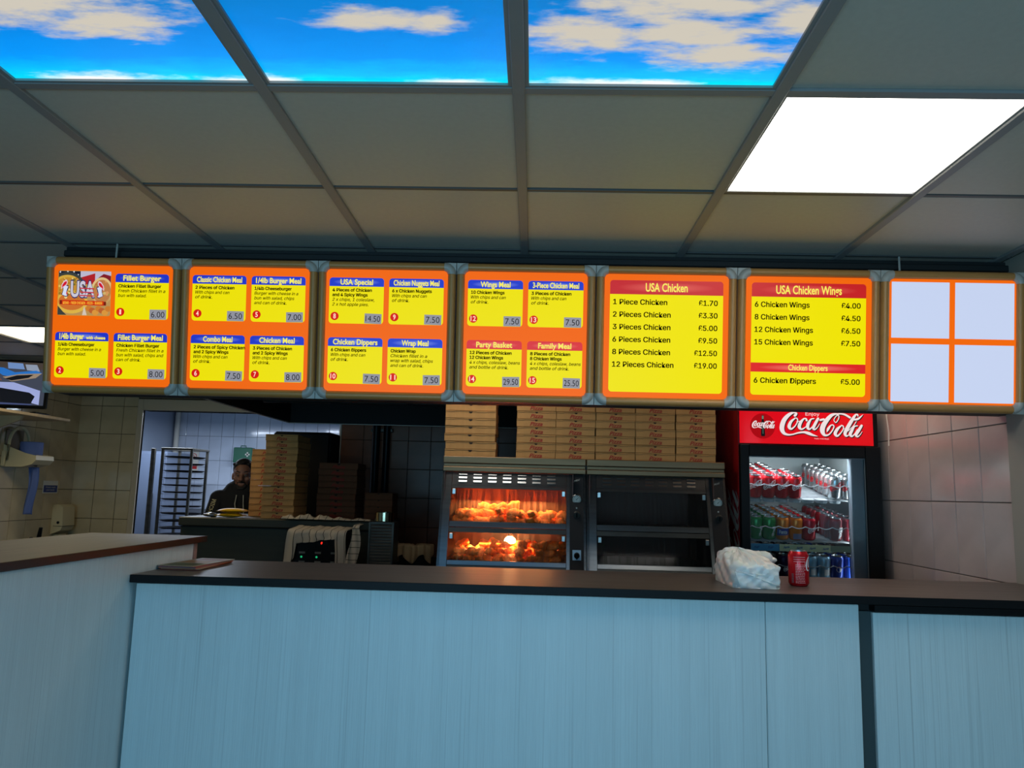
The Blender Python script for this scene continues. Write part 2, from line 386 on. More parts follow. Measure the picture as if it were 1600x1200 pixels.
# sky-picture lightboxes
def sky_mat(name, blobs, origin):
    m = bpy.data.materials.new(name); m.use_nodes = True; nt = m.node_tree; N = nt.nodes; L = nt.links
    b = N['Principled BSDF']; b.inputs['Base Color'].default_value = (.01, .03, .05, 1); b.inputs['Roughness'].default_value = .3; b.inputs['Specular IOR Level'].default_value = .2
    tc = N.new('ShaderNodeTexCoord')
    def math_(op, a, b_=None, c=None, clamp=False):
        n = N.new('ShaderNodeMath'); n.operation = op; n.use_clamp = clamp
        for k, v in enumerate((a, b_, c)):
            if v is None: continue
            if isinstance(v, (int, float)): n.inputs[k].default_value = v
            else: L.new(v, n.inputs[k])
        return n.outputs[0]
    add = N.new('ShaderNodeVectorMath'); add.operation = 'ADD'; add.inputs[1].default_value = (*origin, 0); L.new(tc.outputs['Object'], add.inputs[0])
    P = add.outputs[0]
    mp = N.new('ShaderNodeMapping'); mp.inputs['Scale'].default_value = (9, 24, 1); L.new(P, mp.inputs[0])
    nz = N.new('ShaderNodeTexNoise'); nz.inputs['Scale'].default_value = 1.0; nz.inputs['Detail'].default_value = 7; nz.inputs['Roughness'].default_value = .62; L.new(mp.outputs[0], nz.inputs['Vector'])
    nzv = math_('SUBTRACT', nz.outputs[0], .5)
    def mask(bl, amt, lo, hi):
        tot = None
        for (cx, cy, rx, ry) in bl:
            v = N.new('ShaderNodeMapping'); v.vector_type = 'TEXTURE'; v.inputs['Location'].default_value = (cx, cy, 0); v.inputs['Scale'].default_value = (rx, ry, 1); L.new(P, v.inputs[0])
            ln = N.new('ShaderNodeVectorMath'); ln.operation = 'LENGTH'; L.new(v.outputs[0], ln.inputs[0])
            e = math_('SUBTRACT', 1.0, ln.outputs['Value'])
            tot = e if tot is None else math_('MAXIMUM', tot, e)
        t = math_('ADD', tot, math_('MULTIPLY', nzv, amt))
        mr = N.new('ShaderNodeMapRange'); mr.interpolation_type = 'SMOOTHSTEP'; mr.inputs[1].default_value = lo; mr.inputs[2].default_value = hi; L.new(t, mr.inputs[0]); return mr.outputs[0]
    sep = N.new('ShaderNodeSeparateXYZ'); L.new(P, sep.inputs[0])
    yy = math_('ADD', sep.outputs['Y'], math_('MULTIPLY', nzv, .08))
    mr = N.new('ShaderNodeMapRange'); mr.inputs[1].default_value = 1.30; mr.inputs[2].default_value = 1.67; L.new(yy, mr.inputs[0])
    cr = N.new('ShaderNodeValToRGB'); L.new(mr.outputs[0], cr.inputs[0]); e = cr.color_ramp.elements
    e[0].position = 0; e[0].color = (0, .19, .55, 1); e[1].position = 1; e[1].color = (0, .95, 1, 1)
    a = e.new(.40); a.color = (0, .24, .78, 1); a2 = e.new(.68); a2.color = (0, .31, .95, 1); a3 = e.new(.86); a3.color = (0, .55, 1, 1)
    mx = N.new('ShaderNodeMix'); mx.data_type = 'RGBA'; L.new(cr.outputs[0], mx.inputs[6]); mx.inputs[7].default_value = (.60, .55, .46, 1); L.new(mask(blobs[0], 2.0, .0, .75), mx.inputs[0])
    mx2 = N.new('ShaderNodeMix'); mx2.data_type = 'RGBA'; L.new(mx.outputs[2], mx2.inputs[6]); mx2.inputs[7].default_value = (1, 1, .97, 1); L.new(mask(blobs[1], 1.4, .0, .6), mx2.inputs[0])
    L.new(mx2.outputs[2], b.inputs['Emission Color']); b.inputs['Emission Strength'].default_value = SKYP
    return m
skyblobs = {
 (5, 7): ([(-1.08, 1.36, .40, .10), (-.90, 1.43, .22, .07)], [(-1.02, 1.665, .22, .055), (-.72, 1.665, .10, .045)]),
 (6, 7): ([(-.32, 1.41, .19, .045), (-.22, 1.42, .10, .05)], [(-.64, 1.665, .10, .055), (-.20, 1.665, .13, .04)]),
 (7, 7): ([(.28, 1.35, .30, .09), (.10, 1.46, .20, .09), (.28, 1.45, .24, .08), (.38, 1.53, .20, .07), (.52, 1.40, .14, .07)], [(.13, 1.668, .26, .05), (.27, 1.655, .10, .035)]),
}
rowsname = {3: 'last row by the shop window', 4: 'fourth row from the menus', 7: 'row over the counter side', 6: 'second row from the menus', 5: 'third row from the menus'}
colname = {5: 'burger side', 6: 'centre', 7: 'white panel side'}
for (c, r) in SKY:
    x0, x1, y0, y1 = cols[c]+.018, cols[c+1]-.018, rows[r]+.016, rows[r+1]-.016
    bl = skyblobs.get((c, r), ([(random.uniform(x0, x1), random.uniform(y0, y1), .3, .12), (random.uniform(x0, x1), random.uniform(y0, y1), .2, .08)], [(5, 5, .1, .1)]))
    cx, cy = (x0+x1)/2, (y0+y1)/2
    if r == 7: lab = {5: 'blue sky ceiling lightbox with a broad grey cloud, over the burger menus', 6: 'blue sky ceiling lightbox with one small cloud, between the two cloudier ones', 7: 'blue sky ceiling lightbox with the largest cloud bank, next to the white light panel'}[c]
    else: lab = 'added unseen blue sky lightbox in the %s, %s' % (rowsname[r], colname[c])
    t = thing('sky_ceiling_light', lab, 'ceiling light', (cx, cy, ZC), group='sky picture ceiling lightboxes')
    W, H = (x1-x0)/2, (y1-y0)/2
    MB().bbox(-W, W, -H, H, .004, .012, .001).build('printed_panel', sky_mat('sky_print', bl, (cx, cy)), t)
    f = MB(); e = .006
    f.box(-W-.003, -W+e, -H-.003, H+.003, -.002, .014).box(W-e, W+.003, -H-.003, H+.003, -.002, .014).box(-W+e, W-e, -H-.003, -H+e, -.002, .014).box(-W+e, W-e, H-e, H+.003, -.002, .014)
    f.build('frame', M_rail, t)
def white_panel(x0, x1, y0, y1, lab, s, col=(255, 252, 246)):
    cx, cy = (x0+x1)/2, (y0+y1)/2; W, H = (x1-x0)/2-.016, (y1-y0)/2-.014
    t = thing('ceiling_light', lab, 'ceiling light', (cx, cy, ZC))
    MB().bbox(-W, W, -H, H, .004, .012, .001).build('diffuser', mat('diffuser_'+str(s), (230, 230, 230), .4, emit=col, es=s), t)
    f = MB(); e = .006
    f.box(-W-.003, -W+e, -H-.003, H+.003, -.002, .014).box(W-e, W+.003, -H-.003, H+.003, -.002, .014).box(-W+e, W-e, -H-.003, -H+e, -.002, .014).box(-W+e, W-e, H-e, H+.003, -.002, .014)
    f.build('frame', M_rail, t)
white_panel(cols[8], cols[9], rows[8], rows[9], 'bright plain white square ceiling light panel above the chicken wings menu', WHITEP)
white_panel(cols[1], cols[3], rows[13], rows[14], 'long white ceiling light panel seen past the first menu board, above the television', 7.0, (255, 240, 205))
white_panel(cols[6], cols[7], rows[11], rows[12], 'added unseen ceiling light panel over the staff aisle, behind the menu boards', 6.0, (255, 226, 180))  # added to light the pizza boxes and canopy, hidden by the boards
white_panel(cols[9], cols[10], rows[11], rows[12], 'added unseen ceiling light panel over the drinks cooler side of the staff aisle', 4.5, (255, 232, 206))  # added out of view to brighten the right wall

# bulkhead behind the menu boards
M_bulk = mat('dark_bulkhead_paint', (24, 27, 28), 0.6)
struct(MB().box(-1.865, XR-.001, 2.89, 3.02, 1.84, ZC-.008).build('beam', M_bulk))
struct(MB().bbox(-1.865, XR-.001, 2.872, 2.889, 2.375, 2.40, .003).build('trim_5', M_rail if False else M_bulk))

# ================================================================== MENU BOARDS
M_frame = mat('olive_bronze_frame', (190, 134, 72), 0.38, 0.1)
M_corner = mat('silver_grey_corner', (178, 174, 164), 0.5, 0.1)
M_case = mat('grey_sign_case', (110, 112, 110), 0.5, 0.3)
E_or = emat('backlit_orange', (243, 104, 8), BOARD)
E_ye = emat('backlit_yellow', (240, 226, 0), BOARD)
E_wh = emat('backlit_white', (200, 212, 240), BOARD)
E_price = mat('price_sticker', (110, 108, 112), .6, emit=(150, 147, 154), es=.85, spec=.15)
E_badge = emat('badge_red', (214, 26, 12), BOARD)
E_title = emat('title_yellow', (244, 232, 96), 1.0)
E_badgetx = emat('badge_text', (255, 214, 190), 1.0)
def header_mat(name, edge, mid):
    m = bpy.data.materials.new(name); m.use_nodes = True; nt = m.node_tree; N = nt.nodes; L = nt.links; b = N['Principled BSDF']
    b.inputs['Base Color'].default_value = (*[v*.4 for v in lin(edge)], 1); b.inputs['Roughness'].default_value = .35
    tc = N.new('ShaderNodeTexCoord'); mp = N.new('ShaderNodeMapping'); mp.vector_type = 'TEXTURE'; mp.inputs['Location'].default_value = (.5, .5, 0); mp.inputs['Scale'].default_value = (.5, .42, 1)
    L.new(tc.outputs['Generated'], mp.inputs[0]); g = N.new('ShaderNodeTexGradient'); g.gradient_type = 'SPHERICAL'; L.new(mp.outputs[0], g.inputs[0])
    cr = N.new('ShaderNodeValToRGB'); cr.color_ramp.elements[0].color = (*lin(edge), 1); cr.color_ramp.elements[1].color = (*lin(mid), 1); cr.color_ramp.elements[1].position = 1
    L.new(g.outputs[0], cr.inputs[0]); L.new(cr.outputs[0], b.inputs['Emission Color']); b.inputs['Emission Strength'].default_value = 1.0
    return m
H_blue = header_mat('header_blue_print', (28, 48, 186), (150, 170, 236))
H_red = header_mat('header_red_print', (206, 26, 20), (246, 150, 130))
H_dred = header_mat('header_dark_red_print', (186, 24, 26), (232, 110, 96))

S = 0.2595          # half a board
PITCH = .519
def board(idx, label):
    xc = -1.601+PITCH*idx
    t = thing('menu_board', label, 'menu sign', (xc, 2.795, 2.0845), (PI/2+math.radians(6.8), 0, 0), 'row of backlit menu boards above the counter')
    h = S-.0012
    MB().box(-h, h, -h, h, -.075, -.012).build('light_box', M_case, t)
    MB().box(-.229, .229, -.229, .229, -.012, -.004).build('orange_face', E_or, t)
    # rounded frame rails
    cw = .040
    prof = [(math.cos(a), math.sin(a)) for a in [PI*k/8 for k in range(9)]]
    for s, (ux, uy) in enumerate(((1, 0), (1, 0), (0, 1), (0, 1))):
        c = h-.016 if s in (0, 2) else -(h-.016)
        vs = []
        for e in (-(h-cw), h-cw):
            for (px, pz) in prof:
                o = c+px*.0155; z = -.010+pz*.020
                vs.append((e, o, z) if ux else (o, e, z))
        n = len(prof)
        mb = MB().add(vs, [(k, k+1, n+k+1, n+k) for k in range(n-1)]+[tuple(range(n)), tuple(range(n, 2*n))])
        mb.build('frame_rail', M_frame, t, smooth=True)
    for sx in (-1, 1):
        for sy in (-1, 1):
            mb = MB(); 
            mb.prism([(sx*h, sy*h), (sx*(h-cw), sy*h), (sx*(h-cw), sy*(h-.004)), (sx*(h-.004), sy*(h-cw)), (sx*h, sy*(h-cw))], -.012, -.004)
            pts = []
            cx, cy = sx*(h-cw-.003), sy*(h-cw-.003)
            R = cw+.003-.016; vs = []; fs = []; na, nb = 7, 9
            for a in range(na):
                an = PI/2*a/(na-1)
                for (px, pz) in [(math.cos(PI*k/(nb-1)), math.sin(PI*k/(nb-1))) for k in range(nb)]:
                    rr = R+px*.0175; vs.append((cx+sx*rr*math.cos(an), cy+sy*rr*math.sin(an), -.010+pz*.0225))
            for a in range(na-1):
                for k in range(nb-1): fs.append((a*nb+k, a*nb+k+1, (a+1)*nb+k+1, (a+1)*nb+k))
            fs += [tuple(range(nb)), tuple((na-1)*nb+k for k in range(nb))]
            mb.add(vs, fs); mb.build('corner_piece', M_corner, t, smooth=True)
    return t
def u(v): return v*S
def card(t, x0, x1, y0, y1, head, title, hb, htext=None):
    """x/y in half-board units"""
    w_, h_ = u(x1-x0), u(y1-y0); cx, cy = u((x0+x1)/2), u((y0+y1)/2); r = .012
    c = MB().flat(rrect(-w_/2, w_/2, -h_/2, h_/2, r)).build('menu_card', E_ye, t, (cx, cy, -.0033), fix=False)
    hh = u(hb)
    MB().flat(rrect(-w_/2, w_/2, -hh/2, hh/2, r, corners='0011')).build('header', head, c, (0, h_/2-hh/2, .0004), fix=False)
    return c, w_, h_
def meal(t, col, row, title, bold_lines, it_lines, num, price, head=None, small=None):
    x0, x1 = ((-.83, -.041), (.035, .822))[col]; y0, y1 = ((.095, .757), (-.77, -.107))[row]
    c, w_, h_ = card(t, x0, x1, y0, y1, head or H_blue, title, .125)
    mb = MB(); top = h_/2; red = head is H_red
    if small:
        text(mb, title, -w_*.42, top-u(.100), u(.080), width=w_*.46, bold=.03, face='b'); text(mb, small, w_*.08, top-u(.098), u(.045), width=w_*.36, bold=.03, face='b')
    else:
        text(mb, title, 0, top-u(.100), u(.075), width=min(w_*.84, u(.043)*len(title)), align='c', bold=.025, face='b')
    mb.build('title_lettering', E_title, c, (0, 0, .0008), fix=False)
    mb = MB(); y = top-u(.20)
    for s in bold_lines:
        text(mb, s, -w_/2+u(.045), y, u(.044), width=u(.0301)*len(s), bold=.030); y -= u(.069)
    for s in it_lines:
        text(mb, s, -w_/2+u(.045), y, u(.044), width=u(.0278)*len(s), shear=.22, bold=.010); y -= u(.069)
    mb.build('lettering', M_ink, c, (0, 0, .0008), fix=False)
    b = MB().flat(circ(0, 0, u(.060)), 0).build('number_badge', E_badge, c, (-w_/2+u(.085), -h_/2+u(.105), .0006), fix=False)
    mb = MB(); text(mb, num, 0, -u(.034), u(.068), align='c', bold=.02, face='b', width=u(.028 if num == '1' else .038*len(num))); 
    # badge number: sits on the card, above the disc
    mb.build('number_lettering', E_badgetx, c, (-w_/2+u(.085), -h_/2+u(.105), .0010), fix=False)
    pw = u(.245); p = MB().box(-pw/2, pw/2, -u(.072), u(.072), 0, .0008).build('price_label', E_price, c, (w_/2-u(.025)-pw/2, -h_/2+u(.075), .0004), (0, 0, random.uniform(-.03, .02)))
    mb = MB(); text(mb, price, 0, -u(.042), u(.084), align='c', width=pw*.86 if len(price) > 4 else pw*.80, bold=-.004, face='b')
    mb.build('price_lettering', M_ink, c, (p.location.x, p.location.y, .0016), p.rotation_euler, fix=False)
CF = ['With chips and can', 'of drink.']
b1 = board(0, 'backlit menu board with a food photo square and burgers numbered 1 to 3')
meal(b1, 1, 0, 'Fillet Burger', ['Chicken Fillet Burger'], ['Fresh Chicken fillet in a', 'bun with salad.'], '1', '6.00')
meal(b1, 0, 1, '1/4lb Burger', ['1/4lb Cheeseburger'], ['Burger with cheese in a', 'bun with salad.'], '2', '5.00', small='with cheese')
meal(b1, 1, 1, 'Fillet Burger Meal', ['Chicken Fillet Burger'], ['Fresh Chicken fillet in a', 'bun with salad, chips and', 'can of drink.'], '3', '8.00')
b2 = board(1, 'backlit menu board listing classic chicken, burger, combo and chicken meals, numbered 4 to 7')
meal(b2, 0, 0, 'Classic Chicken Meal', ['2 Pieces of Chicken'], CF, '4', '6.50')
meal(b2, 1, 0, '1/4lb Burger Meal', ['1/4lb Cheeseburger'], ['Burger with cheese in a', 'bun with salad, chips', 'and can of drink.'], '5', '7.00')
meal(b2, 0, 1, 'Combo Meal', ['2 Pieces of Spicy Chicken', 'and 2 Spicy Wings'], CF, '6', '7.50')
meal(b2, 1, 1, 'Chicken Meal', ['3 Pieces of Chicken', 'and 2 Spicy Wings'], CF, '7', '8.00')
b3 = board(2, 'backlit menu board listing nuggets, dippers and wrap meals, numbered 8 to 11')
meal(b3, 0, 0, 'USA Special', ['4 Pieces of Chicken', 'and 4 Spicy Wings'], ['2 x chips, 1 coleslaw,', '2 x hot apple pies.'], '8', '14.50')
meal(b3, 1, 0, 'Chicken Nuggets Meal', ['6 x Chicken Nuggets'], CF, '9', '7.50')
meal(b3, 0, 1, 'Chicken Dippers', ['6 Chicken Dippers'], CF, '10', '7.50')
meal(b3, 1, 1, 'Wrap Meal', ['Chicken Wrap'], ['Chicken fillet in a', 'wrap with salad, chips', 'and can of drink.'], '11', '7.50')
b4 = board(3, 'backlit menu board with two red-headed cards, party basket and family meal, numbered 12 to 15')
meal(b4, 0, 0, 'Wings Meal', ['10 Chicken Wings'], CF, '12', '7.50')
meal(b4, 1, 0, '3-Piece Chicken Meal', ['3 Pieces of Chicken'], CF, '13', '7.50')
meal(b4, 0, 1, 'Party Basket', ['12 Pieces of Chicken', '12 Chicken Wings'], ['4 x chips, coleslaw, beans', 'and bottle of drink.'], '14', '29.50', head=H_red)
meal(b4, 1, 1, 'Family Meal', ['8 Pieces of Chicken', '8 Chicken Wings'], ['4 x chips, coleslaw, beans', 'and bottle of drink.'], '15', '25.50', head=H_red)
def pricelist(t, title, rows_, extra=None):
    c, w_, h_ = card(t, -.80, .80, -.80, .79, H_dred, title, .20)
    mb = MB(); text(mb, title, 0, h_/2-u(.155), u(.115), align='c', width=u(.0540)*len(title), bold=.02, face='b')
    if extra: text(mb, extra[0], 0, h_/2-u(1.235), u(.078), align='c', width=u(.55), bold=.02, face='b')
    mb.build('title_lettering', E_title, c, (0, 0, .0012), fix=False)
    mb = MB(); y = h_/2-u(.345)
    for a, p in rows_:
        text(mb, a, -w_/2+u(.045), y, u(.073), width=u(.0512)*len(a), bold=.018); text(mb, p, w_/2-u(.075), y, u(.073), align='r', width=u(.0535)*len(p), bold=.018); y -= u(.178)
    if extra:
        MB().flat([(-w_/2, -u(.065)), (w_/2, -u(.065)), (w_/2, u(.065)), (-w_/2, u(.065))]).build('header', H_red, c, (0, h_/2-u(1.20), .0004), fix=False)
        y = h_/2-u(1.42)
        a, p = extra[1]
        text(mb, a, -w_/2+u(.045), y, u(.073), width=u(.0512)*len(a), bold=.018); text(mb, p, w_/2-u(.075), y, u(.073), align='r', width=u(.0535)*len(p), bold=.018)
    mb.build('lettering', M_ink, c, (0, 0, .0008), fix=False)
b5 = board(4, 'backlit menu board with one yellow price list for 1 to 12 pieces of chicken')
pricelist(b5, 'USA Chicken', [('1 Piece Chicken', '\u00a31.70'), ('2 Pieces Chicken', '\u00a33.30'), ('3 Pieces Chicken', '\u00a35.00'), ('6 Pieces Chicken', '\u00a39.50'), ('8 Pieces Chicken', '\u00a312.50'), ('12 Pieces Chicken', '\u00a319.00')])
b6 = board(5, 'backlit menu board with yellow price list for chicken wings and dippers, above the drinks cooler')
pricelist(b6, 'USA Chicken Wings', [('6 Chicken Wings', '\u00a34.00'), ('8 Chicken Wings', '\u00a34.50'), ('12 Chicken Wings', '\u00a36.50'), ('15 Chicken Wings', '\u00a37.50')], ('Chicken Dippers', ('6 Chicken Dippers', '\u00a35.00')))
b7 = board(6, 'blank backlit menu board of four white squares divided by an orange cross')
for x0, x1 in ((-.845, -.045), (.035, .85)):
    for y0, y1 in ((.045, .835), (-.85, -.04)):
        c = MB().box(-u(x1-x0)/2, u(x1-x0)/2, -u(y1-y0)/2, u(y1-y0)/2, 0, .001).build('blank_card', E_wh, b7, (u(x0+x1)/2, u(y0+y1)/2, -.0038))
# hanging rods of the boards
for x in (-1.64, 1.36):
    tag(MB().cyl((x, 2.85, 2.345), (x, 2.85, ZC-.006), .004).cyl((x, 2.85, 2.338), (x, 2.85, 2.346), .009).build('hanging_rod', M_corner),
        'thin metal rod hanging the %s menu board from the ceiling' % ('burger photo' if x < 0 else 'blank white'), 'rod')
# food photo card on the first board
def E(rgb, s=.95): return emat('print_%d_%d_%d' % rgb, rgb, s)
px0, px1, py0, py1 = -.815, -.03, .135, .79
W_, H_ = u(px1-px0), u(py1-py0)
pc = MB().flat(rrect(-W_/2, W_/2, -H_/2, H_/2, .010)).build('photo_card', E((196, 150, 62)), b1, (u((px0+px1)/2), u((py0+py1)/2), -.0033), fix=False)
def q(x, y): return ((x-130)/1120*W_-W_/2, H_/2-(y-150)/930*H_)       # print coordinates, read off the card
def clipq(pts): 
    o = []
    for x, y in pts: o.append(q(min(max(x, 140), 1245), min(max(y, 160), 1070)))
    return o
prt = MB(); pm = []
def shp(pts, rgb, lay):
    if E(rgb) not in pm: pm.append(E(rgb))
    prt.flat(clipq(pts), lay*.00006, pm.index(E(rgb)))
shp([(140,160),(600,160),(600,330),(140,330)], (24, 28, 48), 1)
shp([(600,160),(1245,160),(1245,420),(600,420)], (190, 184, 204), 1)
shp([(610,290),(910,200),(910,420),(620,440)], (176, 34, 40), 2)
shp([(980,290),(1090,210),(1245,250),(1245,420),(1000,420)], (130, 28, 38), 2)
for cx, cy in ((170, 180), (460, 170), (550, 240), (330, 165)): shp([(cx+22*math.cos(a*PI/5)*(1 if a % 2 else .45), cy+30*math.sin(a*PI/5)*(1 if a % 2 else .45)) for a in range(10)], (225, 228, 236), 2)
shp(circ(340, 560, 390, 36, 380), (60, 64, 58), 3)
shp(circ(330, 590, 360, 36, 350), (214, 168, 60), 4)
shp(circ(330, 600, 320, 36, 310), (196, 140, 48), 5)
shp(circ(1060, 560, 230, 30, 280), (222, 190, 130), 4)
shp(circ(1060, 570, 190, 30, 240), (190, 124, 70), 5)
shp([(140,640),(1245,640),(1245,1070),(140,1070)], (186, 144, 84), 4)
shp(circ(430, 800, 340, 30, 240), (222, 178, 70), 6)
shp(circ(430, 790, 280, 30, 180), (206, 112, 44), 7)
shp([(140,880),(260,1010),(330,1070),(140,1070)], (62, 62, 58), 8)
shp([(700,880),(760,1070),(660,1070)], (214, 196, 180), 8)
random.seed(3)
for k in range(7): shp(circ(800+k*68, 930+(k % 3)*40, 70, 12, 60), [(206, 122, 44), (188, 96, 44), (220, 150, 60)][k % 3], 8+.1*k)
for k in range(46): shp(circ(random.uniform(160, 620), random.uniform(300, 720), random.uniform(12, 34), 8), random.choice([(226, 190, 90), (180, 116, 40), (150, 120, 40), (236, 214, 140), (120, 110, 40)]), 9+.02*k)
for k in range(16): shp(circ(random.uniform(900, 1200), random.uniform(350, 660), random.uniform(16, 40), 8), random.choice([(216, 150, 90), (176, 100, 56), (206, 180, 110), (150, 150, 60)]), 9+.02*k)
shp([(180,765),(1160,785),(1160,865),(180,850)], (120, 30, 14), 11)
shp([(225,760),(1110,775),(1110,868),(225,855)], (208, 52, 14), 12)
for sx, cx in ((1, 270), (-1, 1040)):      # the two rooster heads
    P = lambda x, y: (cx+sx*x, y+(0 if sx > 0 else 20))
    shp([P(-60,650),(P(-30,560)),P(-30,480),P(10,440),P(90,460),P(85,520),P(60,590),P(80,680),P(30,700)], (40, 36, 84), 12.5)
    shp([P(-45,650),P(-20,560),P(-20,500),P(20,460),P(80,480),P(60,530),P(45,590),P(65,670),P(25,680)], (214, 220, 240), 13)
    shp([P(-70,540),P(-60,440),P(-5,360),P(50,340),P(68,400),P(40,460),P(-20,500)], (228, 200, 214), 13.2)
    shp([P(-50,520),P(-45,450),P(0,385),P(45,370),P(50,410),P(25,450),P(-20,480)], (208, 24, 44), 13.4)
    shp([P(40,610),P(60,580),P(68,660),P(48,650)], (208, 24, 44), 13.4)
prt.build('food_picture', pm, pc, (0, 0, .0004), fix=False)
mb = MB()
text(mb, 'USA', q(660, 0)[0], q(0, 690)[1], H_*.34, align='c', width=W_*.47, bold=.07, face='b')
mb.build('logo_outline', E((44, 44, 100)), pc, (0, 0, .0014), fix=False)
mb = MB()
text(mb, 'USA', q(660, 0)[0], q(0, 685)[1], H_*.33, align='c', width=W_*.45, bold=.03, face='b')
mb.build('logo_lettering', E((206, 200, 214)), pc, (0, 0, .0016), fix=False)
mb = MB()
for yy in (500, 580, 650): mb.flat([q(600, yy), q(900, yy+10), q(900, yy+34), q(600, yy+24)], 0)
mb.build('logo_stripe', E((196, 44, 60)), pc, (0, 0, .0017), fix=False)
mb = MB(); text(mb, 'KEBAB - FRIED CHICKEN - PIZZA - BURGER', q(665, 0)[0], q(0, 843)[1], H_*.055, align='c', width=W_*.74, bold=.02)
mb.build('banner_lettering', E((250, 190, 60)), pc, (0, 0, .0018), fix=False)

# ================================================================== COUNTERS
def laminate(name, rgb, a=.12):
    """pale laminate: broad soft bands plus sparse fine dark vertical grain lines"""
    m = mat(name, rgb, .42, bump=((200, 200, 1.2), .18)); nt = m.node_tree; b = nt.nodes['Principled BSDF']; L = nt.links.new
    tc = nt.nodes.new('ShaderNodeTexCoord'); fac = None
    for sc_, lo, hi, amt in (((160, 160, .8), .30, .42, .12), ((30, 30, .4), .30, .70, .07), ((420, 420, 9), .35, .65, .06), ((80, 80, .35), .27, .34, .16)):
        mp = nt.nodes.new('ShaderNodeMapping'); mp.inputs['Scale'].default_value = sc_; nz = nt.nodes.new('ShaderNodeTexNoise'); nz.inputs['Scale'].default_value = 1; nz.inputs['Detail'].default_value = 2
        mr = nt.nodes.new('ShaderNodeMapRange'); mr.inputs[1].default_value = lo; mr.inputs[2].default_value = hi; mr.inputs[3].default_value = 1-amt; mr.inputs[4].default_value = 1
        L(tc.outputs['Object'], mp.inputs[0]); L(mp.outputs[0], nz.inputs['Vector']); L(nz.outputs[0], mr.inputs[0])
        if fac is None: fac = mr.outputs[0]
        else:
            mu = nt.nodes.new('ShaderNodeMath'); mu.operation = 'MULTIPLY'; L(fac, mu.inputs[0]); L(mr.outputs[0], mu.inputs[1]); fac = mu.outputs[0]
    vm = nt.nodes.new('ShaderNodeVectorMath'); vm.operation = 'SCALE'; vm.inputs[0].default_value = lin(rgb); L(fac, vm.inputs['Scale']); L(vm.outputs[0], b.inputs['Base Color'])
    return m
M_panel = laminate('pale_grained_laminate', (212, 226, 226), .10)
M_panelL = M_panel
M_top = mat('dark_grained_worktop', (82, 74, 68), .38, noise=((2.2, 60, 2.2), .35, 6.0), bump=((3, 90, 3), .1))
M_topL = mat('side_worktop', (70, 60, 50), .5, noise=((50, 2.2, 2.2), .25, 6.0))
M_edge = mat('black_worktop_edge', (9, 9, 11), .5, spec=.2)
M_edgeB = mat('brown_worktop_edge', (40, 24, 20), .4)
M_post = mat('dark_green_grey_post', (52, 66, 68), .55)
# main counter
t = thing('front_counter', 'long service counter faced with pale vertical-grained panels under the dark worktop', 'counter', (0, 2.44, 0))
MB().box(-1.235, 1.79, .03, .50, 0, 1.19).build('carcass', M_blackm, t)
MB().bbox(-1.235, .713, 0, .028, 0, 1.19, .0015).build('front_panel', M_panel, t)
MB().bbox(.7145, .995, 0, .028, 0, 1.19, .0015).build('front_panel', M_panel, t)
MB().bbox(.997, 1.036, .014, .028, 0, 1.17, .001).build('recessed_post', M_post, t)
MB().bbox(1.038, 1.79, .002, .028, 0, 1.168, .0015).build('front_panel', M_panel, t)
MB().bbox(1.038, 1.79, -.012, .028, 1.172, 1.192, .001).build('shadow_band', M_edge, t)  # black strip drawn in for the shadow gap under the worktop
t = thing('worktop', 'dark wood-grain worktop with black edge on the long front counter', 'worktop', (0, 2.41, 1.195))
MB().box(-1.24, 1.795, .0035, .55, .0, .024).build('surface', M_top, t)
MB().bbox(-1.243, 1.795, -.0, .0034, .0, .0242, .001).build('edge_strip', M_edge, t)
# tall side counter
t = thing('side_counter', 'taller side counter faced with pale grained panel, running back past the menu end', 'counter', (-1.245, .1, 0))
MB().box(-.40, -.03, 0, 2.78, 0, 1.285).build('carcass', M_blackm, t)
MB().bbox(-.028, 0, 0, 2.755, 0, 1.285, .0015).build('side_panel', M_panelL, t)
MB().bbox(-.030, .002, 2.757, 2.785, 0, 1.285, .002).build('end_post', mat('pinkish_end_post', (150, 120, 110), .5), t)
t = thing('side_worktop', 'brown wood-grain worktop on the taller side counter', 'worktop', (-1.245, .1, 1.287))
MB().box(-.43, .012, 0, 2.83, 0, .022).build('surface', M_topL, t)
MB().bbox(.0122, .016, 0, 2.832, 0, .0222, .001).build('edge_strip', M_edgeB, t)

# ---------------------------------------------------------------- leaflets
lm = [mat('leaflet_paper', (150, 140, 120), .5), mat('leaflet_red', (150, 40, 30), .5), mat('leaflet_orange', (196, 110, 40), .5), mat('leaflet_pale', (120, 132, 150), .45)]
FN = ['top', 'second', 'third', 'fourth', 'fifth', 'bottom']
for k in range(6):
    g = thing('leaflet', 'folded menu leaflet on the worktop beside the tall counter, %s of its pile' % FN[5-k], 'leaflet', (-1.17, 2.72, 1.2195+k*.0022), (0, 0, random.uniform(-.05, .05)+(.0 if k < 5 else -.06)), 'menu leaflets on the front worktop')
    sh = .02
    MB().prism([(-.06, -.145), (.07, -.15), (.065, .15), (-.06, .145)], 0, .0018).build('page', lm[[1, 0, 2, 3, 1, 0][k]], g)
    if k == 5:
        f = MB(); f.flat([(-.05, -.13), (.06, -.13), (.058, -.05), (-.05, -.05)], .0022, 0).flat([(-.05, -.03), (.05, -.03), (.05, .05), (-.05, .05)], .0022, 1).flat([(-.04, .07), (.055, .07), (.055, .13), (-.04, .13)], .0022, 2)
        f.build('printed_picture', [mat('print_green', (80, 90, 60), .5), mat('print_tan', (150, 110, 70), .5), mat('print_rust', (120, 60, 40), .5)], g, fix=False)

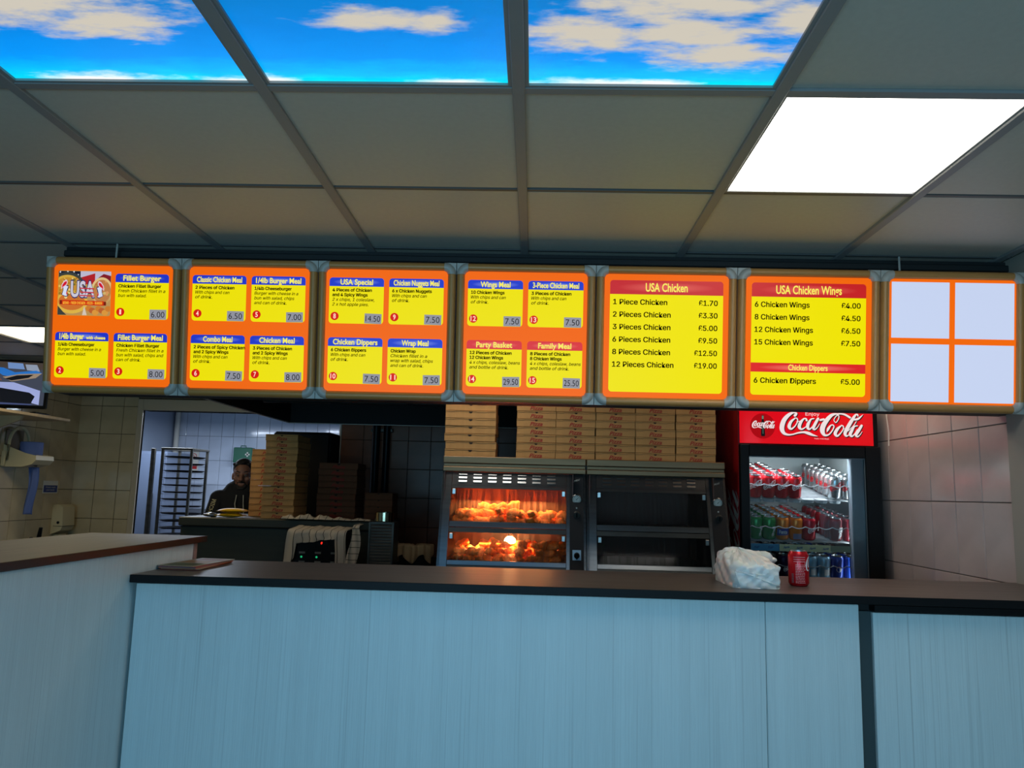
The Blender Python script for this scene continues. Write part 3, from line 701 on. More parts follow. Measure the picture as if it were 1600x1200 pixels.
# ---------------------------------------------------------------- takeaway in a white carrier bag
bag = thing('carrier_bag', 'white plastic carrier bag wrapped round a takeaway box on the dark worktop', 'bag', (.717, 2.66, 1.219))
def bag_mesh():
    nu, nv = 60, 34; vs = []; fs = []
    for j in range(nv):
        t_ = j/(nv-1)
        for i in range(nu):
            a = 2*PI*i/nu; ca, sa = math.cos(a), math.sin(a)
            n = 7.0 if t_ < .5 else 7.0-4.2*(t_-.5)*2
            k = (abs(ca)**n+abs(sa)**n)**(-1/n)
            if t_ < .5: rad = 1.0; z = t_/.5*.062
            else:
                q_ = (t_-.5)/.5; rad = math.cos(q_*PI/2)**.75; z = .062+.052*math.sin(q_*PI/2)
            x = .079*k*ca*rad; y = .138*k*sa*rad
            if t_ > .5:
                q_ = (t_-.5)/.5
                z -= max(0, -y/.138)*.034*q_*(1.0)+max(0, x/.079)*.020*q_; x -= .018*q_*q_; y += .03*q_*q_
            cr = .0022*math.sin(9*a+14*t_)+.0016*math.sin(17*a-23*t_)+.0012*math.sin(31*a+9*t_)
            if t_ < .03: cr = 0
            x += cr*ca*1.2; y += cr*sa*1.2; z += cr*(1 if t_ > .45 else .2)
            vs.append((x, y, max(z, 0)))
    for j in range(nv-1):
        for i in range(nu): fs.append((j*nu+i, j*nu+(i+1) % nu, (j+1)*nu+(i+1) % nu, (j+1)*nu+i))
    fs.append(tuple(range(nu))[::-1]); fs.append(tuple((nv-1)*nu+k for k in range(nu)))
    return MB().add(vs, fs)
M_bag = mat('white_bag_film', (222, 222, 216), .32, bump=((40, 40, 14), .22))
MATS['white_bag_film'].node_tree.nodes['Principled BSDF'].inputs['Subsurface Weight'].default_value = .15
bag_mesh().build('wrap', M_bag, bag, smooth=True)
# folds on the front face and the knotted ears
mb = MB()
for (x0, z0, x1, z1, r) in ((-.070, .054, .068, .012, .0022), (-.070, .048, .066, .043, .0014), (-.074, .054, -.056, .010, .0014)):
    mb.tube([(x0+(x1-x0)*k/6, -.1385-.0008*math.sin(k), z0+(z1-z0)*k/6+.002*math.sin(k*1.1)) for k in range(7)], [r*(.4+.6*math.sin(PI*(k+.5)/7)) for k in range(7)], 6)
mb.build('fold', M_bag, bag, smooth=True)
mb = MB()
def ear(cx, cy, cz, ax, ay, az, ph):
    vs = []; fs = []; nu, nv = 16, 9
    for j in range(nv):
        for i in range(nu):
            a = 2*PI*i/nu; b = PI*j/(nv-1)
            r = 1+.14*math.sin(5*a+ph)+.1*math.sin(3*b+ph)
            vs.append((cx+ax*r*math.sin(b)*math.cos(a), cy+ay*r*math.sin(b)*math.sin(a), cz+az*r*math.cos(b)))
    for j in range(nv-1):
        for i in range(nu): fs.append((j*nu+i, j*nu+(i+1) % nu, (j+1)*nu+(i+1) % nu, (j+1)*nu+i))
    mb.add(vs, fs)
ear(.062, .055, .078, .050, .040, .024, 0); ear(.088, .07, .074, .030, .030, .014, 4); ear(.018, .03, .088, .024, .024, .018, 2)
mb.build('knot', M_bag, bag, smooth=True)
tb = MB().bbox(-.070, .070, -.128, .128, .002, .056, .003).build('food_box', mat('foam_box', (220, 220, 214), .6), bag)

# ---------------------------------------------------------------- drinks cans
M_alu = mat('can_aluminium', (190, 192, 194), .22, 1.0)
M_tx = mat('white_print', (228, 228, 228), .45)
def can_mat(name, rgb, rough=.25, metal=.35): return mat(name, rgb, rough, metal)
R_CAN, H_CAN = .033, .1155
def can_proto(name, label, cat, cm, decor=None, n=20):
    t = thing(name, label, cat)
    MB().lathe([(.0245, .0), (.0275, .002), (R_CAN, .0105), (R_CAN, .100), (.0315, .104), (.0268, .1125)], n, cap=True).build('body', cm, t, smooth=True)
    MB().lathe([(.0268, .1124), (.0275, .1138), (.0272, .1155), (.0252, .1155), (.0246, .1128), (.0, .1128)], n, cap=False).lathe([(.0248, -.0004), (.0258, .0022)], n, cap=False).build('lid', M_alu, t, smooth=True)
    if decor: decor(t)
    return t
def wrap(off=0.0, r=R_CAN+.0003):
    def f(p): a = -PI/2+off+p[0]/R_CAN; return (r*math.cos(a), r*math.sin(a), p[1])
    return f
def dec_script(t, col=M_tx, ang=0.0, sc_=.000068, rot=True, zc=.070):
    mb = MB(); f = wrap(ang)
    def T(x, y):
        X, Y = (x-700)*sc_, -(y-300)*sc_
        if rot: c_, s_ = math.cos(.42), math.sin(.42); X, Y = X*c_-Y*s_, X*s_+Y*c_
        return f((X, zc+Y))
    logo(mb, T, 2, grow=10, rnd=5); mb.build('logo', col, t, fix=False)
def dec_band(cm, z0, z1, a0=-1.2, a1=1.2, txt=None, tm=M_tx, cap=.012, slant=0.0):
    def d(t):
        f = wrap(0, R_CAN+.0002); mb = MB(); n = 10
        vs = [f(((a0+(a1-a0)*k/n)*R_CAN, z)) for z in (z0, z1) for k in range(n+1)]
        if slant: vs = [f(((a0+(a1-a0)*k/n)*R_CAN, z+slant*(k/n-.5))) for z in (z0, z1) for k in range(n+1)]
        mb.add(vs, [(k, k+1, n+2+k, n+1+k) for k in range(n)]); mb.build('label_print', cm, t, fix=False)
        if txt:
            mb = MB(); g = wrap(0, R_CAN+.0005); text(mb, txt, 0, (z0+z1)/2-cap/2, cap, align='c', width=.040, bold=.03, fn=g); mb.build('lettering', tm, t, fix=False)
    return d
c_red = can_mat('can_red', (196, 18, 30)); c_silver = can_mat('can_silver', (176, 178, 180), .25, .9)
c_green = can_mat('can_green', (20, 132, 56)); c_orange = can_mat('can_orange', (226, 120, 18)); c_cherry = can_mat('can_cherry', (190, 18, 44))
c_dkred = can_mat('can_dark_red', (110, 10, 24)); c_black = can_mat('can_black', (20, 18, 22)); c_purple = can_mat('can_purple', (54, 26, 66))
c_lblue = can_mat('can_light_blue', (150, 196, 222), .3, .4); c_blue = can_mat('can_blue', (24, 60, 150))
B_lab = mat('can_blue_label', (36, 48, 140), .3)
def dec_dp(t):
    f = wrap(0, R_CAN+.0004); mb = MB(); text(mb, 'DR', 0, .046, .024, align='c', width=.034, bold=.05, shear=.3, fn=lambda p: f((p[0]*.8-p[1]*.0, p[1]))); text(mb, 'P', -.004, .016, .026, align='c', width=.02, bold=.06, shear=.3, fn=f); mb.build('lettering', M_tx, t, fix=False)
def dec_7(t):
    f = wrap(0, R_CAN+.0004); mb = MB(); text(mb, '7', -.002, .022, .042, align='c', width=.026, bold=.08, shear=.3, fn=f); mb.build('lettering', M_tx, t, fix=False)
def dec_pep(t):
    f = wrap(.25, R_CAN+.0003); g = wrap(.25, R_CAN+.0006); mb = MB()
    mb.add([f((p[0], p[1])) for p in circ(0, .052, .014, 14)], [tuple(range(14))])
    mb.build('label_print', M_tx, t, fix=False)
    mb = MB(); mb.add([g(p) for p in [(.0135*math.cos(a), .054+.0125*math.sin(a)) for a in [PI*k/8 for k in range(9)]]], [tuple(range(9))]); mb.build('emblem', c_red, t, fix=False)
protos = {
 'cola': lambda l: can_proto('drink_can', l, 'can', c_red, lambda t: dec_script(t)),
 'diet': lambda l: can_proto('drink_can', l, 'can', c_silver, lambda t: dec_script(t, c_red)),
 'green': lambda l: can_proto('drink_can', l, 'can', c_green, dec_7),
 'orange': lambda l: can_proto('drink_can', l, 'can', c_orange, dec_band(B_lab, .024, .058, -1.0, 1.0, 'Fanta', M_tx, .016, .004)),
 'orange2': lambda l: can_proto('drink_can', l, 'can', c_orange, dec_band(mat('can_grey_label', (110, 110, 150), .3), .006, .034, -.5, .9)),
 'cherry': lambda l: can_proto('drink_can', l, 'can', c_cherry, lambda t: dec_script(t, M_tx, 0, .00006, True, .062)),
 'drp': lambda l: can_proto('drink_can', l, 'can', c_dkred, dec_dp),
 'black': lambda l: can_proto('drink_can', l, 'can', c_black),
 'purple': lambda l: can_proto('drink_can', l, 'can', c_purple, lambda t: dec_script(t, M_tx, .2, .00005, True, .055)),
 'lblue': lambda l: can_proto('drink_can', l, 'can', c_lblue, dec_band(M_tx, .02, .05, -.2, .9)),
 'blue': lambda l: can_proto('drink_can', l, 'can', c_blue, dec_pep),
}
desc = {'cola': 'red cola can', 'diet': 'silver diet cola can', 'green': 'green lemonade can', 'orange': 'blue-labelled orange can', 'orange2': 'grey-patched orange can',
        'cherry': 'cherry-red soda can', 'drp': 'dark red white-lettered can', 'black': 'black drink can', 'purple': 'dark purple can', 'lblue': 'pale blue can', 'blue': 'dark blue can'}
ORD = ['first', 'second', 'third', 'fourth', 'fifth', 'sixth', 'seventh', 'eighth']
made = {}
def place_can(kind, shelf, colidx, row, mtx):
    lab = '%s, %s cooler shelf, %s file from the red side, %s' % (desc[kind], shelf, ORD[colidx], 'front' if row == 0 else ORD[row]+' back')
    if kind not in made: o = made[kind] = protos[kind](lab)
    else: o = copy_tree(made[kind])
    o['label'] = lab; o['group'] = 'cans on the %s shelf of the drinks cooler' % shelf
    o.matrix_world = mtx
    return o

# ================================================================== DRINKS COOLER
FX0, FX1, FY, FZ = 1.043, 1.745, 3.95, 2.0
fr = thing('drinks_cooler', 'black and red glass-door drinks cooler with lit red header, full of cans', 'drinks cooler', (0, 0, 0))
M_fred = mat('cooler_red_side', (176, 22, 24), .4, noise=((8, 8, 8), .1))
M_in = mat('cooler_inside', (150, 156, 156), .5)
GX0, GX1, GZ0, GZ1 = 1.088, 1.668, .42, 1.716
cab = MB()
cab.box(FX0+.001, FX1, 4.64, 4.66, 0, FZ).box(FX1-.03, FX1, 3.975, 4.64, 0, FZ).box(FX0+.003, FX1, 3.975, 4.64, FZ-.02, FZ).box(FX0+.003, FX1, 3.975, 4.64, 0, .38)
cab.build('cabinet', M_black, fr)
MB().box(FX0, FX0+.028, 3.978, 4.64, 0, FZ).build('side_panel', M_fred, fr)
MB().box(GX0-.016, GX0, 4.0, 4.62, .38, 1.76).box(GX1+.012, GX1+.03, 4.0, 4.62, .38, 1.76).box(GX0, GX1+.012, 4.60, 4.62, .38, 1.76).box(GX0, GX1+.012, 4.0, 4.60, 1.745, 1.76).box(GX0, GX1+.012, 4.0, 4.60, .38, .40).build('liner', M_in, fr)
dr = MB(); dz0, dz1 = .36, 1.775
dr.bbox(FX0, GX0, 3.94, 3.975, dz0, dz1, .003).bbox(GX1, FX1, 3.94, 3.975, dz0, dz1, .003).bbox(GX0, GX1, 3.94, 3.975, dz0, GZ0, .003).bbox(GX0, GX1, 3.94, 3.975, GZ1, dz1, .003)
dr = dr.build('door', M_black, fr)
gl = bpy.data.materials.new('cooler_glass'); gl.use_nodes = True; nt = gl.node_tree
nt.nodes.remove(nt.nodes['Principled BSDF']); tr = nt.nodes.new('ShaderNodeBsdfTransparent'); tr.inputs[0].default_value = (.86, .90, .90, 1); gs = nt.nodes.new('ShaderNodeBsdfGlossy'); gs.inputs['Roughness'].default_value = .02
fz = nt.nodes.new('ShaderNodeFresnel'); fz.inputs[0].default_value = 1.35; mx = nt.nodes.new('ShaderNodeMixShader')
nt.links.new(fz.outputs[0], mx.inputs[0]); nt.links.new(tr.outputs[0], mx.inputs[1]); nt.links.new(gs.outputs[0], mx.inputs[2]); nt.links.new(mx.outputs[0], nt.nodes['Material Output'].inputs[0])
MB().box(GX0, GX1, 3.955, 3.958, GZ0, GZ1).build('glass_pane', gl, dr)
MB().box(GX0, GX1, 3.950, 3.953, GZ1-.004, GZ1).box(GX1-.003, GX1, 3.950, 3.953, GZ0, GZ1-.004).box(GX0, GX0+.003, 3.950, 3.953, GZ0, GZ1-.004).build('pane_trim', mat('pale_trim', (120, 126, 128), .4), dr)
MB().bbox(1.600, 1.668, 3.961, 4.0, .42, 1.716, .003).build('inner_jamb', mat('grey_jamb', (128, 136, 146), .4), fr)
# header: gently bowed lit box
hx0, hx1, hz0, hz1 = FX0+.004, 1.722, 1.782, 1.985
n = 12; vs = []
for z in (hz0, hz1):
    for k in range(n+1):
        s_ = k/n; vs.append((hx0+(hx1-hx0)*s_, 3.945-.018*math.sin(PI*s_)**.5 if 0 < k < n else 3.965, z))
hb = MB().add(vs, [(k, k+1, n+2+k, n+1+k) for k in range(n)]+[tuple(range(n+1))+(), tuple(range(n+1, 2*n+2))])
head_m = bpy.data.materials.new('cooler_header_red'); head_m.use_nodes = True; nt = head_m.node_tree; b = nt.nodes['Principled BSDF']
b.inputs['Base Color'].default_value = (.35, 0, .01, 1); b.inputs['Roughness'].default_value = .25
b.inputs['Emission Color'].default_value = (*lin((214, 6, 16)), 1); b.inputs['Emission Strength'].default_value = .85
hb = hb.build('lit_header', head_m, fr, smooth=True)
MB().box(hx0, FX1, 3.967, 4.02, 1.778, 1.99).build('header_case', M_black, fr)
def hdr(x, y):   # header print coordinates (x 0..100 %, y metres) onto the bowed face
    s_ = min(max((x-hx0)/(hx1-hx0), .001), .999); return (x, 3.945-.018*math.sin(PI*s_)**.5-.0012, y)
E_logo = emat('header_white', (236, 222, 222), .95)
E_shadow = mat('header_dark_print', (60, 0, 6), .4)
kx = .00333/10*.995; HX = 1.045+(1210-1157)*.003285; 
def TL(x, y): return hdr(HX+x*.0003262, 1.822+(500-y)*.0003262*.92)
mb = MB(); logo(mb, lambda x, y: Vector(TL(x+10, y+12))+Vector((0, .0007, 0)), 5, grow=8); mb.build('logo_shadow', E_shadow, hb, fix=False)
mb = MB(); logo(mb, TL, 6); mb.build('logo', E_logo, hb, fix=False)
mb = MB(); text(mb, 'Enjoy', 0, 0, .0, fn=None) if False else None
text(mb, 'Enjoy', 462, -155, 54, width=215, fn=lambda p: TL(p[0], -p[1]))
text(mb, 'Trade-mark Regd.', 585, -550, 18, width=230, fn=lambda p: TL(p[0], -p[1])); mb.build('lettering', E_logo, hb, fix=False)
# round badge with bottle and small script
bx, bz = 1.045+(1190.5-1157)*.003285, 1.868
mb = MB(); mb.add([hdr(bx+.062*math.cos(2*PI*k/28), bz+.064*math.sin(2*PI*k/28)) for k in range(28)], [tuple(range(28))]); mb.build('badge_disc', emat('badge_disc_red', (180, 4, 14), .8), hb, (0, -.0006, 0), fix=False)
prof = [(.0, .055), (.0045, .055), (.0048, .035), (.006, .025), (.010, .012), (.0105, .0), (.008, -.012), (.0095, -.028), (.0105, -.045), (.008, -.052), (0, -.052)]
mb = MB(); P_ = [(a, b_) for a, b_ in prof]+[(-a, b_) for a, b_ in prof[::-1]]
mb.add([hdr(bx+.001+a, bz+b_) for a, b_ in P_], [tuple(range(len(P_)))]); mb.build('bottle_print', mat('bottle_dark', (22, 8, 6), .3), hb, (0, -.0010, 0), fix=False)
mb = MB(); mb.add([hdr(bx+.001+a, bz+b_) for a, b_ in ((-.004, .035), (.004, .035), (.004, .052), (-.004, .052))], [(0, 1, 2, 3)]); mb.add([hdr(bx+.001+a, bz+b_) for a, b_ in ((-.0012, -.04), (.0012, -.04), (.0012, -.012), (-.0012, -.012))], [(0, 1, 2, 3)]); mb.build('bottle_glint', emat('green_glint', (120, 160, 140), .6), hb, (0, -.0014, 0), fix=False)
mb = MB(); logo(mb, lambda x, y: hdr(bx-.0585+x*.0000875, bz+.035-y*.0000925), 3, grow=12); mb.build('badge_logo', E_logo, hb, (0, -.0018, 0), fix=False)
# side lettering, reading upwards
mb = MB(); k_ = .00068
logo(mb, lambda x, y: (FX0-.0008, 3.992+(490-y)*.00055, 1.545+(x-1345)*k_), 5); mb.build('side_logo', mat('faded_white_print', (224, 212, 196), .6), fr, fix=False)
# shelves and cans
def slope_m(x, z, dy, tilt): 
    return Matrix.Translation((x, 4.05, z)) @ Matrix.Rotation(tilt, 4, 'X') @ Matrix.Translation((0, dy, 0))
shelves = [('top', 1.512, math.radians(11), ['cola', 'cola', 'cola', 'cola', None, None, 'diet', 'diet']),
           ('middle', 1.301, math.radians(8), ['green', 'green', 'orange', 'orange2', 'cherry', None, 'drp', 'drp']),
           ('bottom', 1.112, math.radians(8), ['black', 'black', 'purple', 'purple', 'lblue', 'lblue', 'blue', 'blue'])]
M_wire = mat('white_wire', (150, 154, 158), .5)
M_clear = mat('frosted_plastic', (170, 178, 182), .25)
for si, (nm, z, tilt, kinds) in enumerate(shelves):
    sh = MB()
    for k in range(9):
        x = 1.108+.0685*k
        if x > 1.61: break
    Mt = Matrix.Translation((0, 4.05, z)) @ Matrix.Rotation(tilt, 4, 'X')
    for k in range(24): sh.box(1.095, 1.655, -.035+k*.0235, -.029+k*.0235, -.007, -.003, 0, Mt)
    for k in range(9): sh.box(1.108+.0622*k-.002, 1.108+.0622*k+.002, -.035, .515, -.0125, -.0072, 0, Mt)
    so = sh.build('wire_shelf', M_wire, fr)
    lipm = MB()
    for k in range(7):      # scalloped plastic cups under the front cans, kept for the top shelf
        cx = 1.143+.0672*k
        if si == 0: lipm.lathe([(.030, -.020), (.032, -.0035)], 12, 0, Mt @ Matrix.Translation((cx, -.004, 0)))
    if si == 0: lipm.build('front_cup', M_clear, fr)
    wire = [(1.10, 3.992, z+.060)]
    for k in range(8):
        cx = 1.143+.0672*k
        for a in (-1, -.5, 0, .5, 1): wire.append((min(cx+a*.0336, 1.60), 3.994-.004*math.cos(a*PI/2), z+.066-.010*math.cos(a*PI/2)))
    MB().tube(wire, .0022, 6).build('guard_wire', M_wire, fr, smooth=True)
    for ci, kd in enumerate(kinds):
        if kd is None: continue
        x = 1.143+.0672*ci
        if x > 1.63: continue
        nrow = 7 if ci not in (3,) else (4 if si == 0 else 6)
        for r in range(nrow):
            place_can(kd, nm, ci, r, slope_m(x if r or ci % 2 else x, z, r*.0675, tilt) @ Matrix.Rotation(random.uniform(-.5, .5)+(.25 if r == 0 else 0), 4, 'Z'))
# price strips below the middle shelf
zz = 1.262
ps = MB().box(1.095, 1.244, 3.992, 3.995, zz-.018, zz+.016, 0).box(1.246, 1.50, 3.992, 3.995, zz-.018, zz+.016, 1).box(1.502, 1.60, 3.992, 3.995, zz-.016, zz+.014, 2)
ps = ps.build('price_strip', [mat('strip_blue', (90, 170, 214), .4), mat('strip_yellow', (244, 242, 190), .4), mat('strip_clear', (160, 168, 140), .3)], fr)
for k, x in enumerate((1.13, 1.20, 1.28, 1.345, 1.41, 1.475)):
    mb = MB(); text(mb, ('7up', '7up', 'Fanta', 'Fanta', 'Fanta', 'Fanta')[k], x, -.005, .010, align='c', width=.030, bold=.03, shear=.3, face='b', fn=lambda p: (p[0], 3.9915, zz+p[1]+.2*(p[0]-1.13-.07*k)))
    mb.build('lettering', mat('strip_print', (70, 100, 160), .5), ps, fix=False)
area('cooler_fill', (1.34, 4.02, 1.735), (math.radians(28), 0, 0), .5, .03, 6.0, (.85, .93, 1.0))  # added strip to brighten the cans, without a visible fixture
area('cooler_fill_low', (1.60, 4.012, 1.1), (0, math.radians(90), math.radians(-35)), 1.0, .02, .6, (.85, .93, 1.0))  # added side fill for the lower shelves, hidden behind the jamb
tag(MB().tube([(1.765, 3.93, 2.0), (1.772, 3.92, 1.93), (1.776, 3.91, 1.85), (1.768, 3.90, 1.78)], .003, 6).build('cable', M_white), 'thin white cable hanging between the drinks cooler and the tiled wall', 'cable')

# counter can
cc = can_proto('cola_can', 'red cola can standing on the worktop beside the white carrier bag', 'can', c_red, None, 32)
cc.location = (.886, 2.645, 1.219)
mb = MB(); f = wrap(0, R_CAN+.0003)
logo(mb, lambda x, y: f((.0165+(y-100)*.00004*1.2-.0, .055+(x-60)*.000085)) if False else f((.014+(x-60)*.00008, .098-(y-90)*.000115)), 5, strokes=SCRIPT[:2]); mb.build('logo', M_tx, cc, fix=False)
mb = MB()
for k in range(3):
    a0, a1, zz_ = -.026, .012, .094-.007*k
    mb.add([f((a0+(a1-a0)*i/8, zz_+dz)) for dz in (0, .0012) for i in range(9)], [(i, i+1, 10+i, 9+i) for i in range(8)])
random.seed(11)
for k in range(12):
    z_ = .012+.0052*k
    x_ = -.020
    while x_ < .008:
        w_ = random.uniform(.002, .007); mb.add([f((x_+w_*i/2, z_+dz)) for dz in (0, .0016) for i in range(3)], [(i, i+1, 4+i, 3+i) for i in range(2)]); x_ += w_+.0015
for (a0, a1, z0, z1) in ((-.013, .012, .080, .0812), (-.013, .012, .064, .0652), (-.013, -.0118, .064, .080), (.0108, .012, .064, .080)):
    mb.add([f((a0+(a1-a0)*i/6, z)) for z in (z0, z1) for i in range(7)], [(i, i+1, 8+i, 7+i) for i in range(6)])
mb.build('small_print', mat('faint_print', (222, 170, 170), .5), cc, fix=False)
mb = MB()
for k in range(9): mb.add([f((-.034+dx, .012+.0034*k+dz)) for dz in (0, .0018) for dx in (0, .004, .008)], [(0, 1, 4, 3), (1, 2, 5, 4)])
mb.build('barcode', mat('barcode_grey', (90, 84, 90), .4), cc, fix=False)

# ================================================================== FOOD WARMERS
M_brown = mat('warmer_inside', (84, 54, 44), .5, .3)
wg = bpy.data.materials.new('steamed_glass'); wg.use_nodes = True; nt = wg.node_tree
nt.nodes.remove(nt.nodes['Principled BSDF']); tr = nt.nodes.new('ShaderNodeBsdfTransparent'); df = nt.nodes.new('ShaderNodeBsdfTranslucent'); df.inputs[0].default_value = (.8, .7, .62, 1)
gs = nt.nodes.new('ShaderNodeBsdfGlossy'); gs.inputs['Roughness'].default_value = .08
tc = nt.nodes.new('ShaderNodeTexCoord'); mp = nt.nodes.new('ShaderNodeMapping'); mp.inputs['Scale'].default_value = (60, 4, 4); nz = nt.nodes.new('ShaderNodeTexNoise'); nz.inputs['Scale'].default_value = 1; nz.inputs['Detail'].default_value = 3
mr = nt.nodes.new('ShaderNodeMapRange'); mr.inputs[1].default_value = .45; mr.inputs[2].default_value = .75; mr.inputs[3].default_value = .06; mr.inputs[4].default_value = .32
L = nt.links.new; L(tc.outputs['Object'], mp.inputs[0]); L(mp.outputs[0], nz.inputs[0]); L(nz.outputs[0], mr.inputs[0])
m1 = nt.nodes.new('ShaderNodeMixShader'); m2 = nt.nodes.new('ShaderNodeMixShader'); fz = nt.nodes.new('ShaderNodeFresnel'); fz.inputs[0].default_value = 1.14
L(mr.outputs[0], m1.inputs[0]); L(tr.outputs[0], m1.inputs[1]); L(df.outputs[0], m1.inputs[2]); L(fz.outputs[0], m2.inputs[0]); L(m1.outputs[0], m2.inputs[1]); L(gs.outputs[0], m2.inputs[2]); L(m2.outputs[0], nt.nodes['Material Output'].inputs[0])
def yf(z): return 3.99-(1.606-z)*.315        # sloping front
def warmer(x0, x1, lit, label):
    t = thing('heated_display', label, 'food warmer', ((x0+x1)/2, 4.2, .9), group='pair of heated food displays')
    w_ = (x1-x0)/2; oy = 4.2; oz = .9
    def L_(z): return z-oz
    def Y(z): return yf(z)-oy
    ZT = 1.680
    # carcass: back, sides (sloping front edge), top, floor
    back = MB().box(-w_+.01, w_-.01, .40, .42, 0, L_(ZT-.002)).build('back_panel', M_brown, t)
    for sx, nm in ((-1, 'side_panel'), (1, 'side_panel')):
        a = sx*w_; b_ = sx*(w_-.012)
        pr = [(Y(1.606)+.0, L_(1.606)), (Y(1.0), L_(1.0)), (Y(1.0)+.01, 0), (.42, 0), (.42, L_(ZT-.002)), (.0-.2, L_(ZT-.002)), (Y(1.606), L_(1.62))]
        mb = MB(); n = len(pr); X0, X1 = min(a, b_), max(a, b_)
        mb.add([(X0, y, z) for y, z in pr]+[(X1, y, z) for y, z in pr], [tuple(range(n)), tuple(range(n, 2*n))]+[(i, (i+1) % n, n+(i+1) % n, n+i) for i in range(n)])
        mb.build(nm, M_steel, t)
    MB().bbox(-w_, w_, Y(1.606)-.012, .42, L_(ZT-.035), L_(ZT), .003).bbox(-w_+.002, w_-.002, Y(1.606)-.006, -.1, L_(1.628), L_(ZT-.036), .002).bbox(-w_, w_, Y(1.606)-.016, -.1, L_(1.602), L_(1.627), .003).build('top_canopy', M_steelc, t)
    gx0, gx1 = -w_+.05, w_-.10          # glazed part; the control panel fills the rest
    def slab(z0, z1, xa, xb, th, name, m, off=0.0, par=None, bev=0):
        y0, y1 = Y(z0)+off, Y(z1)+off
        vs = [(xa, y0, L_(z0)), (xb, y0, L_(z0)), (xb, y1, L_(z1)), (xa, y1, L_(z1)), (xa, y0+th, L_(z0)), (xb, y0+th, L_(z0)), (xb, y1+th, L_(z1)), (xa, y1+th, L_(z1))]
        return MB().add(vs, [(0, 1, 2, 3), (7, 6, 5, 4), (0, 4, 5, 1), (1, 5, 6, 2), (2, 6, 7, 3), (3, 7, 4, 0)]).build(name, m, par or t)
    slab(1.0, 1.600, -w_+.001, gx0-.002, .02, 'front_stile', M_steel)
    vp = slab(1.533, 1.600, gx0, gx1, .012, 'vent_panel', M_steel)
    sl = MB(); hl = MB()
    for c in range(7):
        for r in range(3):
            cx = gx0+.055+c*(gx1-gx0-.10)/6.4; z = 1.589-r*.0185
            y = Y(z)
            # pressed louvre: a small hood with a dark slot under it
            sl.add([(cx-.022, y-.0008, L_(z)-.0075), (cx+.022, y-.0008, L_(z)-.0075), (cx+.022, y-.0008, L_(z)-.003), (cx-.022, y-.0008, L_(z)-.003)], [(0, 1, 2, 3)])
            hl.add([(cx-.022, y-.0008, L_(z)+.006), (cx+.022, y-.0008, L_(z)+.006), (cx+.021, y-.0075, L_(z)-.003), (cx-.021, y-.0075, L_(z)-.003)], [(0, 1, 2, 3)])
            hl.add([(cx-.022, y-.0008, L_(z)+.006), (cx-.021, y-.0075, L_(z)-.003), (cx-.022, y-.0008, L_(z)-.003)], [(0, 1, 2)])
            hl.add([(cx+.022, y-.0008, L_(z)+.006), (cx+.021, y-.0075, L_(z)-.003), (cx+.022, y-.0008, L_(z)-.003)], [(0, 1, 2)])
    sl.build('vent_slot', M_blackm, vp, fix=False); hl.build('vent_louvre', M_steel, vp, fix=False)
    slab(1.518, 1.532, gx0, gx1, .014, 'cross_rail', M_steel)
    slab(1.326, 1.352, gx0, gx1, .022, 'cross_rail', M_steel)
    slab(1.300, 1.322, gx0, gx1, .014, 'cross_rail', M_steel_dk)
    slab(1.145, 1.165, gx0, gx1, .02, 'bottom_rail', M_steel)
    slab(1.0, 1.143, gx0, gx1, .02, 'lower_front', M_steel_dk)
    slab(1.166, 1.300, gx0, gx1, .004, 'glass_pane', wg, .008); slab(1.353, 1.517, gx0, gx1, .004, 'glass_pane', wg, .008)
    for z in (1.50, 1.28):
        for xx in (gx0+.004, gx1-.022): MB().bbox(xx, xx+.018, Y(z)-.002, Y(z)+.004, L_(z)-.014, L_(z)+.014, .002).build('glass_clip', M_steel, t)
    # inside shelves
    for z in (1.335, 1.150): MB().box(gx0-.036, gx1+.03, Y(z)+.03, .395, L_(z)-.008, L_(z)).build('shelf', M_steel_dk, t)
    MB().box(gx1+.031, gx1+.035, Y(1.2)+.08, .395, L_(1.15), L_(1.6)).build('liner', M_brown, t); MB().box(gx0-.037, gx0-.034, Y(1.2)+.08, .395, L_(1.15), L_(1.6)).build('liner', M_brown, t)
    # control panel
    slab(1.0, 1.600, gx1+.002, gx1+.018, .02, 'front_stile', M_steel)
    cp = slab(1.0, 1.600, gx1+.018, w_-.012, .02, 'control_panel', M_blackm, -.002)
    slab(1.0, 1.600, w_-.012, w_, .022, 'front_stile', M_steel_dk)
    ccx = (gx1+.018+w_-.012)/2
    def dial(z, r, th, m, name, par=t):
        M = Matrix.Translation((ccx, Y(z)-.0022, L_(z))) @ Matrix.Rotation(PI/2+.305, 4, 'X')
        return MB().lathe([(r, 0), (r, th*.7), (r*.92, th), (0, th)], 20, 0, M, cap=False).build(name, m, par, smooth=True), M
    g, M = dial(1.478, .026, .010, M_steel, 'thermometer', cp)
    MB().add([M @ Vector((.021*math.cos(a), .021*math.sin(a), .0104)) for a in [2*PI*k/20 for k in range(20)]], [tuple(range(20))]).build('dial_face', M_white, cp, fix=False)
    mb = MB()
    for k in range(10):
        a = -.7+k*(PI+1.4)/9; c_, s_ = math.cos(a), math.sin(a)
        mb.add([M @ Vector((c_*r_-s_*o_, s_*r_+c_*o_, .0108)) for r_, o_ in ((.014, -.0008), (.019, -.0008), (.019, .0008), (.014, .0008))], [(0, 1, 2, 3)])
    a = .8; c_, s_ = math.cos(a), math.sin(a); mb.add([M @ Vector((c_*r_-s_*o_, s_*r_+c_*o_, .0110)) for r_, o_ in ((-.004, -.0014), (.016, -.0004), (.016, .0004), (-.004, .0014))], [(0, 1, 2, 3)])
    mb.build('needle', M_ink, cp, fix=False)
    k1, M = dial(1.402, .017, .016, M_steel_dk, 'control_knob', cp)
